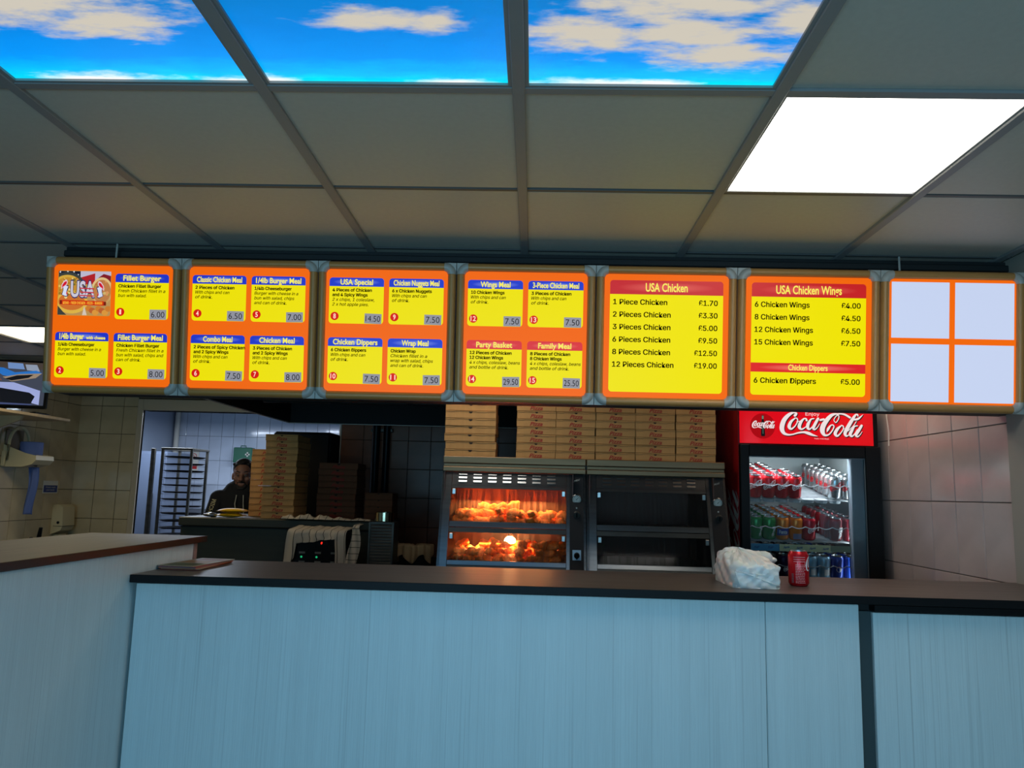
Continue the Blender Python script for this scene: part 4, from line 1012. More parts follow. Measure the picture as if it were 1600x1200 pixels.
    MB().bbox(-.003, .003, -.012, .012, .016, .021, .001, 0, M).build('knob_grip', M_black, cp)
    dial(1.432, .004, .003, M_white, 'indicator', cp)
    mb = MB(); z = 1.566
    text(mb, 'LINCAT', 0, 0, .008, align='c', width=.036, bold=.02, fn=lambda p: (ccx+p[0], Y(z+p[1])-.0035, L_(z+p[1]+p[0]*.25))); mb.build('maker_lettering', M_white, cp, fix=False)
    z = 1.205
    pl = MB().add([(ccx-.021, Y(z-.024)-.0035, L_(z-.024)), (ccx+.021, Y(z-.024)-.0035, L_(z-.024)), (ccx+.021, Y(z+.024)-.0035, L_(z+.024)), (ccx-.021, Y(z+.024)-.0035, L_(z+.024))], [(0, 1, 2, 3)])
    if lit:
        pl.build('switch_plate', mat('blue_white_plate', (150, 190, 214), .4), cp, fix=False)
        _, M = dial(z, .014, .014, M_black, 'rotary_switch', cp); MB().bbox(-.003, .003, -.016, .016, .012, .019, .001, 0, M).build('knob_grip', M_black, cp)
    return t, gx0, gx1, w_
wa = warmer(-.468, .266, True, 'lit steel heated display glowing orange over fried chicken, pizza boxes on top')
wc = warmer(.270, .974, False, 'dark empty steel heated display next to the drinks cooler')
wx = -.101
# heat lamps in the lit unit
def lamp(x, y, z, s):
    t = thing('heat_lamp', 'heat lamp inside the lit display, over the %s shelf of chicken' % ('upper' if z > 1.4 else 'lower'), 'lamp', (x, y, z))
    MB().lathe([(.001, .036), (.010, .034), (.012, .016)], 12, cap=False).build('socket', M_steel_dk, t, smooth=True)
    MB().lathe([(.012, .016), (.026, .004), (.030, -.008), (.024, -.018), (.0, -.022)], 16, cap=False).build('bulb', mat('bulb_'+str(int(s)), (255, 220, 170), .3, emit=(255, 190, 120), es=s), t, smooth=True)
lamp(-.115, 4.03, 1.262, 60.0)
area('warmer_glow_low', (-.13, 4.05, 1.245), (0, 0, 0), .40, .16, 7.0, (1.0, .40, .12))
area('warmer_glow_high', (-.13, 4.05, 1.46), (0, 0, 0), .45, .16, 4.0, (1.0, .36, .10))
# fried chicken pieces
from mathutils import noise as mn
M_chick = mat('fried_crust', (232, 112, 22), .6, noise=((60, 60, 60), .45, 6.0), bump=((140, 140, 140), .8))
def chicken_mesh(seed, sx, sy, sz):
    bm = bmesh.new(); bmesh.ops.create_icosphere(bm, subdivisions=3, radius=1)
    for v in bm.verts:
        d = 1+.35*mn.noise(v.co*1.3+Vector((seed*3.1, 0, 0)))+.22*mn.noise(v.co*3.5+Vector((0, seed, 0)))+.10*mn.noise(v.co*8+Vector((0, 0, seed)))
        v.co = Vector((v.co.x*sx*(1-.25*v.co.x), v.co.y*sy, v.co.z*sz))*d
    me = bpy.data.meshes.new('fried_chicken'); bm.to_mesh(me); bm.free(); me.materials.append(M_chick)
    me.polygons.foreach_set('use_smooth', [True]*len(me.polygons)); return me
chm = [chicken_mesh(k, *d) for k, d in enumerate([(.038, .028, .022), (.044, .024, .020), (.030, .028, .024), (.048, .022, .018), (.034, .032, .022)])]
random.seed(21)
WHERE = ['against the steel end', 'near the steel end', 'short of the middle', 'at the middle', 'past the middle', 'near the dial end', 'against the dial end']
for shelf, z0, amp in (('upper', 1.335, .032), ('lower', 1.150, .050)):
    for r in range(3):
        nn = 11
        for k in range(nn):
            x = -.375+k*(.505/(nn-1))+random.uniform(-.012, .012); 
            if x > .115 and shelf == 'upper' and r == 2: continue
            y = 3.965+r*.062+random.uniform(-.008, .008) - (.04 if shelf == 'lower' else 0)
            me = chm[random.randrange(5)]
            nlay = 3 if (shelf == 'lower' and (k > 5 or r == 2)) or (k in (2, 3, 4, 5) and r > 0) else 2
            for l in range(nlay):
                if l and random.random() < .25: continue
                o = put('fried_chicken', me, None, (x+l*.012, y+.008*l, z0+.022+.033*l+(.010 if k in (4, 5) and shelf == 'upper' else 0)), (random.uniform(-.5, .5), random.uniform(-.4, .4), random.uniform(0, 6)))
                o.scale = (.95,)*3
                tag(o, 'fried chicken piece, %s warmer shelf, %s row, %s from the steel end%s' % (shelf, ('front', 'middle', 'back')[r], ORD[k] if k < 8 else ('ninth', 'tenth', 'eleventh')[k-8], ('', ', on top', ', topmost')[l]), 'fried chicken', 'fried chicken on the %s shelf of the lit display' % shelf)
# bench under the warmers
t = thing('back_bench', 'steel bench under the two heated displays, behind the front counter', 'bench', (0, 3.9, 0))
MB().bbox(-.50, 1.035, -.12, .75, .86, .90, .004).build('bench_top', M_steel_dk, t)
for sx in (-.46, .99):
    for y in (-.08, .70): MB().box(sx-.02, sx+.02, y-.02, y+.02, 0, .86).build('leg', M_steel_dk, t)
MB().box(-.48, 1.01, -.05, .70, .25, .28).build('undershelf', M_steel_dk, t)

# ================================================================== PIZZA BOXES
def pizza_box(w_, d_, h_, printed, dark=False):
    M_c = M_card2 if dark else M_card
    """returns prototype root; origin at the middle of the underside, front faces -Y"""
    t = thing('pizza_box', '', 'pizza box')
    MB().bbox(-w_/2, w_/2, -d_/2, d_/2, .0005, h_-.0045, .0008).build('tray', M_c, t)
    # lid: top sheet with a front flap whose lower edge steps up and down
    y = -d_/2-.0012; T_ = h_-.0008
    st = [(-.5, .007), (-.34, .007), (-.30, .0045), (-.14, .0045), (-.10, .0055), (.10, .0055), (.14, .0085), (.30, .0085), (.34, .0065), (.5, .0065)]
    vs = []; 
    for (u_, dz) in st: vs += [(u_*w_, y, T_-.0004), (u_*w_, y, T_-dz)]
    n = len(st); mb = MB().add(vs, [(2*i, 2*i+1, 2*i+3, 2*i+2) for i in range(n-1)])
    mb.box(-w_/2-.0005, w_/2+.0005, -d_/2-.0012, d_/2, T_-.002, T_)
    mb.build('lid', M_c, t)
    mb = MB()
    for a, b_ in ((0, 9),):
        for i in range(a, b_):
            (u0, z0), (u1, z1) = st[i], st[i+1]
            mb.add([(u0*w_, y-.0002, T_-z0), (u1*w_, y-.0002, T_-z1), (u1*w_, y-.0002, T_-z1-.0014), (u0*w_, y-.0002, T_-z0-.0014)], [(0, 1, 2, 3)])
    mb.build('seam', M_carddk, t, fix=False)
    mb = MB(); r = w_*.040
    mb.add([(r*math.cos(a), y-.0004, T_-.004+r*.95*math.sin(a)) for a in [PI+PI*k/8 for k in range(9)]], [tuple(range(9))]); mb.build('thumb_notch', M_carddk, t, fix=False)
    if printed:
        mb = MB(); text(mb, 'Pizza', 0, h_*.12, h_*.48, align='c', width=w_*.33, bold=.02, shear=.35, face='b', fn=lambda p: (p[0], -d_/2-.0008, p[1])); mb.build('lettering', M_redink, t, fix=False)
    return t
protob = {}
def stack(key, dims, printed, x, y, z, count, where, group, jx=.002, jr=.012, skiplow=0):
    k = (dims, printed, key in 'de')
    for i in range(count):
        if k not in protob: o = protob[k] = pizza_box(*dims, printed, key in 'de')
        else: o = copy_tree(protob[k])
        o.location = (x+random.uniform(-jx, jx), y+random.uniform(-jx, jx)*.6, z+i*dims[2]); o.rotation_euler = (0, 0, random.uniform(-jr, jr))
        pos = 'lowest' if i == 0 else ('topmost' if i == count-1 else '%s from the bottom' % (ORD+['ninth', 'tenth', 'eleventh', 'twelfth', 'thirteenth', 'fourteenth'])[i])
        o['label'] = ('cardboard pizza box %s, %s' % (where, pos)); o['group'] = group
random.seed(5)
ZW = 1.6805
stack('a', (.266, .266, .0405), False, -.338, 4.165, ZW, 8, 'in the wide unprinted stack on the lit warmer', 'wide plain boxes on the lit warmer', .004)
SM = (.2045, .2045, .0415)
xs_ = [.0075, .2145, .4215, .6305, .8405]
wh = ['in the printed stack wholly on the lit warmer', 'in the printed stack nearest the warmers joint', 'in the dark warmer stack beside the joint', 'in the middle stack on the dark warmer', 'in the stack nearest the drinks cooler']
for k, x in enumerate(xs_): stack('b', SM, True, x, 4.14, ZW, 8, wh[k], 'printed pizza boxes along the top of the warmers', .0015)
# kitchen side
ZP = 1.292
KS = (.215, .30, .0425)
stack('c', KS, True, -1.678, 5.22, ZP, 13, 'in the tall kitchen stack', 'tall stack of pizza boxes on the prep unit', .004, .02)
stack('c', KS, True, -1.752-.11, 5.24, ZP, 11, 'in the kitchen stack beside the man', 'lower stack of pizza boxes beside the man', .004, .02) if False else None
stack('c', KS, True, -1.880, 5.545, ZP, 11, 'in the kitchen stack beside the man', 'lower stack of pizza boxes beside the man', .003, .015)
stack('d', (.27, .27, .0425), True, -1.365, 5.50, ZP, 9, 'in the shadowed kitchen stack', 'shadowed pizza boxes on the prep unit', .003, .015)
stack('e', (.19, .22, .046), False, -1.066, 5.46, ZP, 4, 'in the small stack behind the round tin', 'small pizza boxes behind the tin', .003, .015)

# ================================================================== PREP UNIT AND KITCHEN EQUIPMENT
M_green = mat('olive_steel', (58, 52, 34), .5, .1, noise=((3, 3, 30), .1))
t = thing('prep_unit', 'low olive-steel prep unit with a ledge, carrying the kitchen pizza boxes', 'kitchen unit', (-1.62, 5.0, 0))
MB().bbox(-.675, .62, 0, .85, 1.235, ZP-.0005, .006).build('top_slab', M_green, t)
MB().bbox(-.670, .60, .03, .83, .9, 1.233, .004).build('drawer_front', M_green, t)
MB().box(-.668, .598, .024, .029, 1.226, 1.233).build('shadow_gap', M_blackm, t)
MB().bbox(-.665, .60, .06, .83, .12, .898, .004).build('cabinet_body', M_blackm, t)
for sx in (-.62, .56):
    for y in (.12, .76): MB().box(sx-.02, sx+.02, y-.02, y+.02, 0, .12).build('leg', M_steel_dk, t)
t = thing('control_box', 'black appliance control panel with red display and green lights, under the striped towel', 'appliance', (-1.315, 4.80, 0))
MB().bbox(-.165, .16, -.01, .17, 0, 1.225, .008).build('housing', M_black, t)
MB().bbox(.135, .158, -.025, -.011, .9, 1.17, .003).build('side_rail', mat('dark_grey_rail', (50, 56, 58), .4), t)
f = MB()
for k in range(3):
    for z in (1.098, 1.042): f.box(-.115+k*.098, -.078+k*.098, -.0135, -.011, z, z+.012)
f.build('name_plate', mat('grey_plate', (120, 116, 106), .5), t)
E_g = mat('green_led', (20, 120, 70), .3, emit=(30, 170, 110), es=1.0)
for k in range(2): MB().lathe([(.0065, 0), (.005, .004), (0, .005)], 10, 0, Matrix.Translation((-.100+k*.094, -.011, 1.078)) @ Matrix.Rotation(PI/2, 4, 'X'), cap=False).build('indicator_light', E_g, t)
dsp = MB().bbox(-.010, .062, -.0135, -.011, 1.150, 1.178, .001).build('display', M_blackm, t)
mb = MB(); text(mb, '8', .016, 1.157, .014, bold=.01, shear=.15, fn=lambda p: (p[0], -.0142, p[1])); mb.build('digit_lettering', mat('red_led', (160, 20, 10), .4, emit=(255, 60, 40), es=1.2), dsp, fix=False)
# striped towels (cloth following a drape path, thin dark stripes)
def towel_mat(name, axis):
    m = bpy.data.materials.new(name); m.use_nodes = True; nt = m.node_tree; b = nt.nodes['Principled BSDF']; b.inputs['Roughness'].default_value = .9
    uv = nt.nodes.new('ShaderNodeUVMap'); sp = nt.nodes.new('ShaderNodeSeparateXYZ'); nt.links.new(uv.outputs[0], sp.inputs[0])
    mu = nt.nodes.new('ShaderNodeMath'); mu.operation = 'FRACT'; nt.links.new(sp.outputs[axis], mu.inputs[0])
    lt = nt.nodes.new('ShaderNodeMath'); lt.operation = 'LESS_THAN'; lt.inputs[1].default_value = .085; nt.links.new(mu.outputs[0], lt.inputs[0])
    mx = nt.nodes.new('ShaderNodeMix'); mx.data_type = 'RGBA'; mx.inputs[6].default_value = (*lin((196, 178, 154)), 1); mx.inputs[7].default_value = (*lin((34, 30, 28)), 1)
    nt.links.new(lt.outputs[0], mx.inputs[0]); nt.links.new(mx.outputs[2], b.inputs['Base Color']); return m
TW0 = towel_mat('striped_towel_cloth', 0); TW1 = towel_mat('striped_towel_cloth_across', 1)
def cloth(name, nu, nv, fn, m, us, vs_, parent=None, th=.004):
    me = bpy.data.meshes.new(name); V = []; F = []; UV = []
    for j in range(nv+1):
        for i in range(nu+1): V.append(fn(i/nu, j/nv))
    for j in range(nv):
        for i in range(nu):
            F.append((j*(nu+1)+i, j*(nu+1)+i+1, (j+1)*(nu+1)+i+1, (j+1)*(nu+1)+i))
            UV += [(i/nu*us, j/nv*vs_), ((i+1)/nu*us, j/nv*vs_), ((i+1)/nu*us, (j+1)/nv*vs_), (i/nu*us, (j+1)/nv*vs_)]
    me.from_pydata(V, [], F); l = me.uv_layers.new(name='UVMap')
    for k, q_ in enumerate(UV): l.data[k].uv = q_
    me.materials.append(m); me.polygons.foreach_set('use_smooth', [True]*len(F))
    o = bpy.data.objects.new(name, me); COL.objects.link(o); o.parent = parent
    md = o.modifiers.new('thick', 'SOLIDIFY'); md.thickness = th; md.offset = 1
    return o
def tw1(a, b):     # a along the width, b from the back of the box over its top and down the front
    x = -1.50+a*.36
    wob = .005*math.sin(a*19+b*3)+.003*math.sin(a*37)
    hang = .075-.055*a if a < .82 else .20          # front hem climbs from one end to the other
    if a < .16: hang = .26-.12*(a/.16)
    if b < .35: y = 4.97-(b/.35)*.17; z = 1.243+.015*(1-b/.35)
    elif b < .45: q_ = (b-.35)/.10; y = 4.80-.025*math.sin(q_*PI/2); z = 1.243-.02*(1-math.cos(q_*PI/2))
    else: q_ = (b-.45)/.55; y = 4.772-.006*q_; z = 1.223-q_*hang
    if a < .2: x -= .05*((.2-a)/.2)*max(0, b-.3)
    return (x+.004*math.sin(b*9), y+wob-.004, z+.5*wob)
tag(cloth('tea_towel', 60, 26, tw1, TW0, 8.2, 1, th=.003), 'cream tea towel with thin black stripes draped over the black control panel', 'towel')
def tw2(a, b):
    x = -1.128+a*.055+.01*math.sin(b*4); 
    if b < .2: y = 5.02-b*1.1; z = 1.275+.004*math.sin(a*9)
    else: y = 4.79-.01*(b-.2); z = 1.262-(b-.2)*.36
    return (x+.012*math.sin(a*5+b*6)+.05*(b > .2)*0, y+.008*math.sin(a*12), z)
tag(cloth('tea_towel', 14, 30, tw2, TW1, 1, 9.5, th=.003), 'second striped tea towel hanging down between the panel and the louvred unit', 'towel')
def tw3(a, b):
    x = -1.62+a*.58; return (x, 4.975+b*.10+.012*math.sin(a*23), ZP+.004+.026*math.sin(PI*min(max(b, .02), .98))*(.75+.35*math.sin(a*31)+.25*math.sin(a*57+b*7))*(.35+.65*math.sin(PI*min(1, a*1.3+.1))) if True else 0)
tag(cloth('tea_towel', 80, 12, tw3, TW0, 14, 1, th=.004), 'crumpled striped tea towel lying along the edge of the prep unit', 'towel')
# louvred steel unit and tin
t = thing('louvred_unit', 'narrow dark steel unit with a column of slats, a round tin on top', 'kitchen unit', (-.915, 4.775, 0))
MB().box(-.085, .060, .004, .20, 0, 1.300).build('housing', M_steel_dk, t)
MB().bbox(-.090, -.078, -.006, .004, .2, 1.302, .002).bbox(.055, .067, -.006, .004, .2, 1.302, .002).bbox(-.078, .055, -.006, .004, 1.290, 1.302, .002).build('front_frame', M_steel_dk, t)
for k in range(22):
    z = 1.275-k*.0185
    MB().add([(-.075, -.005, z), (.052, -.005, z), (.052, .003, z+.012), (-.075, .003, z+.012)], [(0, 1, 2, 3)]).box(-.075, .052, -.005, -.003, z-.0018, z).build('slat', M_steel_dk, t, fix=False)
t = thing('round_tin', 'shiny round steel tin standing on the louvred unit', 'tin', (-.930, 4.875, 1.3015))
MB().lathe([(.056, 0), (.058, .002), (.058, .055), (.056, .057), (.054, .057), (.054, .006), (0, .006)], 28, cap=False).build('body', mat('polished_tin', (190, 180, 150), .15, 1.0), t, smooth=True)
# bin with cloth
t = thing('lidded_bin', 'low dark bin against the brown tiles, a pale cloth over it', 'bin', (-.80, 5.32, 0))
MB().lathe([(.085, 0), (.10, 1.10), (.105, 1.105), (.105, 1.12), (0, 1.125)], 20, cap=False).build('body', M_blackm, t, smooth=True)
M_cl = mat('beige_cloth', (206, 168, 120), .9)
def bc(a, b):
    an = -PI+a*PI*1.05; r = .03+.09*min(1, b*2.2); z = 1.130 if b < .42 else 1.130-(b-.42)*(.16+.05*math.sin(a*17))
    r += (.012*math.sin(a*40)*(b > .42))
    return (-.80+r*math.cos(an), 5.32+r*math.sin(an), z+.008+.004*math.sin(a*20))
tag(cloth('cleaning_cloth', 60, 16, bc, M_cl, 1, 1, th=.003), 'beige cleaning cloth draped over the low bin', 'cloth')
t = thing('wall_socket', 'small socket on the brown tiled wall above the cloth-covered bin', 'socket', (-1.21, 6.79, 1.02))
MB().bbox(-.05, .05, -.02, .0, -.04, .04, .004).build('plate', M_cream, t); MB().bbox(-.02, .02, -.028, -.0205, -.015, .015, .003).build('rocker', M_cream, t)
# pipes
t = thing('drain_pipe', 'pair of black pipes running up the tiled wall behind the pizza boxes', 'pipe', (-1.35, 6.70, 0))
MB().cyl((-.035, 0, 0), (-.035, 0, FH), .035, 14).build('pipe', M_black, t, smooth=True); MB().cyl((.055, .02, 0), (.055, .02, FH), .03, 14).build('pipe', M_black, t, smooth=True)
for z in (1.4, 2.0): MB().bbox(-.09, .10, .03, .085, z, z+.03, .003).build('pipe_clip', M_steel_dk, t)
# tall black cabinet behind the tall stack
t = thing('black_cabinet', 'tall black cabinet standing in the kitchen doorway behind the pizza boxes', 'cabinet', (-1.78, 6.05, 0))
MB().bbox(-.28, .17, 0, .3, .08, 1.935, .01).build('body', M_blackm, t)
MB().bbox(-.275, .165, -.035, -.002, .10, 1.92, .006).build('door', M_black, t)
MB().bbox(-.25, -.235, -.07, -.036, 1.0, 1.5, .004).build('handle', M_steel_dk, t)
for sx in (-.2, .10): MB().box(sx, sx+.04, .05, .25, 0, .08).build('foot', M_rubber, t)
# extraction hood
t = thing('extraction_hood', 'large black extraction hood hanging over the kitchen with a pale edge strip', 'extraction hood', (0, 0, 0))
zb = 2.02
hx0_, hx1_ = -2.0, .9
MB().box(hx0_, hx0_+.012, 4.25, 6.2, zb, FH-.01).box(hx1_-.012, hx1_, 4.25, 6.2, zb, FH-.01).box(hx0_+.012, hx1_-.012, 4.25, 4.262, zb, FH-.01).box(hx0_+.012, hx1_-.012, 6.188, 6.2, zb, FH-.01).box(hx0_+.012, hx1_-.012, 4.262, 6.188, FH-.03, FH-.012).build('canopy', M_blackm, t)
MB().bbox(hx0_-.010, hx0_-.0005, 4.25, 6.2, zb-.006, zb+.012, .002).bbox(hx0_-.01, hx1_, 6.2005, 6.21, zb-.006, zb+.012, .002).build('edge_strip', mat('pale_strip', (200, 196, 186), .4), t)
for k in range(5): MB().bbox(hx0_+.2+k*.5, hx0_+.66+k*.5, 5.0, 5.02, zb+.03, zb+.33, .004).build('filter', mat('greasy_filter', (30, 29, 27), .5, .6), t)

# first-aid box
t = thing('first_aid_box', 'green first-aid box with white cross on the rear kitchen wall above the man', 'first-aid box', (-3.575, 9.42, 1.78))
M_fa = mat('first_aid_green', (18, 96, 70), .4)
MB().bbox(-.115, .115, -.05, .065, 0, .185, .008).build('case', M_fa, t)
MB().box(.062-.028, .062+.028, -.0525, -.0505, .10-.009, .10+.009).box(.062-.009, .062+.009, -.0525, -.0505, .10-.028, .10+.028).build('white_cross', M_white, t)
MB().tube([(-.035, -.02, .185), (-.035, -.02, .205), (.03, -.02, .205), (.03, -.02, .185)], .006, 6).build('handle', M_fa, t)
# notice on rear wall
t = thing('wall_notice', 'small white notice with a red prohibition ring behind the pan rack', 'sign', (-4.22, 9.48, 1.79))
MB().box(-.05, .06, 0, .004, -.12, .12).build('sheet', M_white, t)
mb = MB()
mb.add([(r_*math.cos(a), -.001, .06+r_*math.sin(a)) for r_ in (.026, .034) for a in [2*PI*k/20 for k in range(20)]], [(k, (k+1) % 20, 20+(k+1) % 20, 20+k) for k in range(20)])
mb.add([(-.025, -.001, .08), (-.02, -.001, .085), (.025, -.001, .04), (.02, -.001, .035)], [(0, 1, 2, 3)]); mb.box(-.045, .045, -.0015, -.0005, -.10, -.035)
mb.build('printed_sign', mat('notice_red', (190, 30, 30), .5), t, fix=False)

# pan rack
t = thing('pan_rack', 'metal rack holding a column of round pizza pans in the kitchen doorway', 'rack', (-3.46, 7.6, 0))
RK = M_steel_dk
for nm, (x, y) in (('post', (-.155, -.175)), ('post', (.13, -.175)), ('post', (-.155, .185)), ('post', (.13, .185))):
    MB().bbox(x-.012, x+.012, y-.012, y+.012, .05, 1.835, .002).build('post', RK, t)
MB().bbox(-.17, .145, -.190, -.160, 1.83, 1.85, .003).bbox(-.17, .145, .170, .20, 1.83, 1.85, .003).bbox(-.17, -.14, -.160, .170, 1.83, 1.85, .003).bbox(.115, .145, -.160, .170, 1.83, 1.85, .003).build('top_frame', RK, t)
MB().bbox(-.17, .145, -.190, .20, .05, .07, .003).build('base_frame', RK, t)
for k in range(12):
    z = 1.757-k*.0685
    MB().box(-.143, -.139, -.165, .175, z-.013, z-.010).build('runner', RK, t); MB().box(.114, .118, -.165, .175, z-.013, z-.010).build('runner', RK, t)
pm_ = mat('dark_pan_steel', (40, 38, 38), .45, .6)
pme = MB().lathe([(.0, -.002), (.165, -.002), (.195, .010), (.197, .010), (.166, -.004), (0, -.004)], 28, cap=False).mesh('pizza_pan', pm_)
random.seed(9)
for k in range(12):
    o = put('pizza_pan', pme, None, (-3.472+random.uniform(-.004, .004), 7.605+random.uniform(-.004, .004), 1.759-k*.0685), (random.uniform(-.012, .012), random.uniform(-.014, .014), 0))
    tag(o, 'round dark pizza pan in the kitchen rack, %s' % ('uppermost' if k == 0 else '%s from the top' % (ORD+['ninth', 'tenth', 'eleventh', 'twelfth'])[k]), 'pizza pan', 'pizza pans in the rack')
# door leaf folded back, left of the rack
t = thing('fridge_panel', 'pale blue-grey upright steel cabinet beside the pan rack', 'cabinet', (-4.12, 8.1, 0))
M_dkp = mat('dim_blue_steel', (84, 94, 112), .4)
MB().bbox(-.30, .22, 0, .6, .05, 1.84, .01).build('body', M_dkp, t); MB().bbox(-.29, .21, -.03, -.001, .08, 1.82, .006).build('door', M_dkp, t)
MB().bbox(.10, .125, -.06, -.031, .9, 1.4, .004).build('handle', M_steel_dk, t)
MB().box(-.30, .22, .05, .55, 0, .05).build('plinth', M_rubber, t)
t = thing('street_post', 'slim dark steel upright standing in the kitchen doorway before the pale cabinet', 'post', (-3.72, 7.45, 0))
t.name = 'steel_upright'
MB().bbox(-.018, .018, -.018, .018, .012, 1.84, .003).build('upright', M_steel_dk, t); MB().bbox(-.06, .06, -.06, .06, 0, .012, .002).build('base_plate', M_steel_dk, t)

# yellow packets and grey packet on the prep unit
for k, lab in enumerate(('yellow packet lying on the prep unit beside the man, lower of two', 'yellow packet lying on the prep unit beside the man, upper of two')):
    t = thing('food_packet', lab, 'packet', (-1.985+.01*k, 5.09, ZP+.0005+.030*k), (0, 0, .05*k), 'yellow packets on the prep unit')
    mb = MB(); nu, nv = 12, 6; vs = []
    for s_ in (1, -1):
        for j in range(nv+1):
            for i in range(nu+1):
                a, b_ = i/nu, j/nv; vs.append(((a-.5)*.165, (b_-.5)*.12, .015+s_*.0145*(math.sin(PI*a)**.4)*(math.sin(PI*b_)**.4)))
    m_ = (nu+1)*(nv+1); fs = []
    for s_ in (0, 1):
        for j in range(nv):
            for i in range(nu): fs.append(tuple(s_*m_+q_ for q_ in (j*(nu+1)+i, j*(nu+1)+i+1, (j+1)*(nu+1)+i+1, (j+1)*(nu+1)+i)))
    mb.add(vs, fs).build('wrapper', mat('yellow_wrapper', (226, 176, 20), .4), t, smooth=True)
    MB().box(-.092, -.080, -.055, .055, .0095, .0115).box(.080, .092, -.055, .055, .0095, .0115).build('seal', mat('yellow_wrapper', (226, 176, 20), .4), t)
t = thing('foil_bundle', 'small crumpled grey foil on the prep unit next to the yellow packets', 'foil', (-2.10, 5.06, ZP+.014))
o = put('foil', chicken_mesh(9, .045, .03, .016), t); o.data.materials.clear(); o.data.materials.append(mat('foil_grey', (130, 132, 138), .3, .9))

# ================================================================== LEFT SIDE: TV, DISPENSERS
t = thing('tv_shelf', 'cream wall shelf on a bracket carrying the small television', 'shelf', (XL+.008, 5.55, 1.965))
MB().bbox(0, .42, -.60, .42, .0, .022, .003).build('board', M_wood, t)
mb = MB(); 
mb.prism([(0, 0), (.36, 0), (.34, -.03), (.06, -.14), (0, -.26)], -.012, .012, 0, Matrix.Translation((0, -.05, -.001)) @ Matrix.Rotation(PI/2, 4, 'X')); mb.build('bracket', M_wood, t)
MB().bbox(0, .012, -.075, -.03, -.28, -.002, .002).build('wall_plate', M_wood, t)
tv = thing('television', 'small black flat television showing parked cars, on the cream shelf', 'television', (-3.98, 5.62, 1.988), (0, 0, math.radians(10)))
MB().bbox(-.33, .30, -.02, .02, .045, .405, .006).build('housing', M_black, tv)
MB().bbox(-.14, .14, -.08, .08, 0, .012, .004).bbox(-.02, .02, -.01, .015, .012, .05, .003).build('stand', M_black, tv)
scr = MB().box(-.315, .285, -.0225, -.0202, .068, .390).build('screen', mat('screen_dark', (10, 12, 20), .2, emit=(70, 76, 92), es=.8), tv)
mb = MB(); tm = []
def tvp(pts, rgb, lay):
    m_ = mat('tv_%d_%d_%d' % rgb, rgb, .3, emit=rgb, es=.85)
    if m_ not in tm: tm.append(m_)
    mb.add([(.285-(243-x)/243*.40, -.0226-.0002*lay, .390-(y-88)/255*.322) for x, y in pts], [tuple(range(len(pts)))], tm.index(m_))
tvp([(0,88),(243,88),(243,130),(0,120)], (70, 60, 54), 1)
tvp([(75,92),(140,95),(150,130),(80,128)], (110, 140, 190), 2); tvp([(150,100),(200,100),(215,140),(160,135)], (140, 150, 170), 2)
tvp([(0,120),(60,125),(110,150),(200,135),(225,150),(120,185),(60,170)], (40, 110, 190), 3)
tvp([(60,180),(130,160),(225,150),(200,180),(100,205)], (150, 130, 110), 3.5); tvp([(70,190),(120,168),(190,160),(170,180),(100,200)], (16, 16, 20), 4)
tvp([(0,150),(30,160),(60,200),(0,205)], (110, 70, 60), 3)
tvp([(0,212),(110,210),(225,255),(225,340),(195,330),(180,270),(0,235)], (150, 160, 210), 4); tvp([(0,235),(180,268),(205,290),(190,335),(0,330)], (12, 14, 22), 5)
tvp([(0,330),(190,335),(200,343),(0,343)], (60, 70, 110), 5)
mb.build('screen_picture', tm, scr, fix=False)
t = thing('set_top_box', 'flat black remote lying on the cream shelf beside the television', 'remote', (-3.76, 5.72, 1.988)); t.name = 'remote_control'
MB().bbox(-.025, .025, -.09, .09, 0, .018, .005).build('case', M_black, t); f = MB()
for a in range(5): f.bbox(-.012, .012, -.07+a*.03, -.055+a*.03, .0183, .0215, .001)
f.build('button', M_rubber, t)
# centre-feed paper roll holder
t = thing('paper_dispenser', 'open cream paper roll dispenser on the tiled wall below the shelf', 'dispenser', (XL+.008, 5.95, 1.60))
mb = MB()
pr_ = [(0, 0), (.16, .0), (.235, .022), (.265, .055), (.262, .088), (.17, .108), (0, .17)]
for y_ in (-.108, .108): mb.prism(pr_, -.004, .004, 0, Matrix.Translation((0, y_, 0)) @ Matrix.Rotation(PI/2, 4, 'X'))
for (a, b_), (c_, d_) in zip(pr_[:4], pr_[1:5]):
    mb.add([(a, -.104, b_), (c_, -.104, d_), (c_, .104, d_), (a, .104, b_), (a, -.104, b_+.005), (c_-.004, -.104, d_+.005), (c_-.004, .104, d_+.005), (a, .104, b_+.005)], [(0, 1, 2, 3), (4, 5, 6, 7), (0, 4, 5, 1), (2, 6, 7, 3), (0, 3, 7, 4), (1, 5, 6, 2)])
mb.build('tray', M_cream, t)
MB().bbox(0, .03, -.13, .13, .0, .12, .005).build('back_plate', M_cream, t)
pts = [(.045, .12*math.cos(a), .17+.14*math.sin(a)) for a in [PI*k/14 for k in range(15)]]
MB().tube([(.045, .12, .05)]+pts+[(.045, -.12, .05)], .012, 6).build('hoop', M_cream, t, smooth=True)
MB().bbox(0, .006, -.105, .105, .12, .29, .002).build('back_sheet', mat('brownish_back', (110, 90, 62), .6), t)
MB().cyl((.20, -.085, .03), (.20, -.0, .018), .012).build('keyhole', M_black, t)
t = thing('paper_roll', 'fat blue paper roll standing in the open cream dispenser', 'paper roll', (-3.945, 5.95, 1.642))
M_bp = mat('blue_paper', (92, 112, 168), .9, bump=((60, 60, 20), .4))
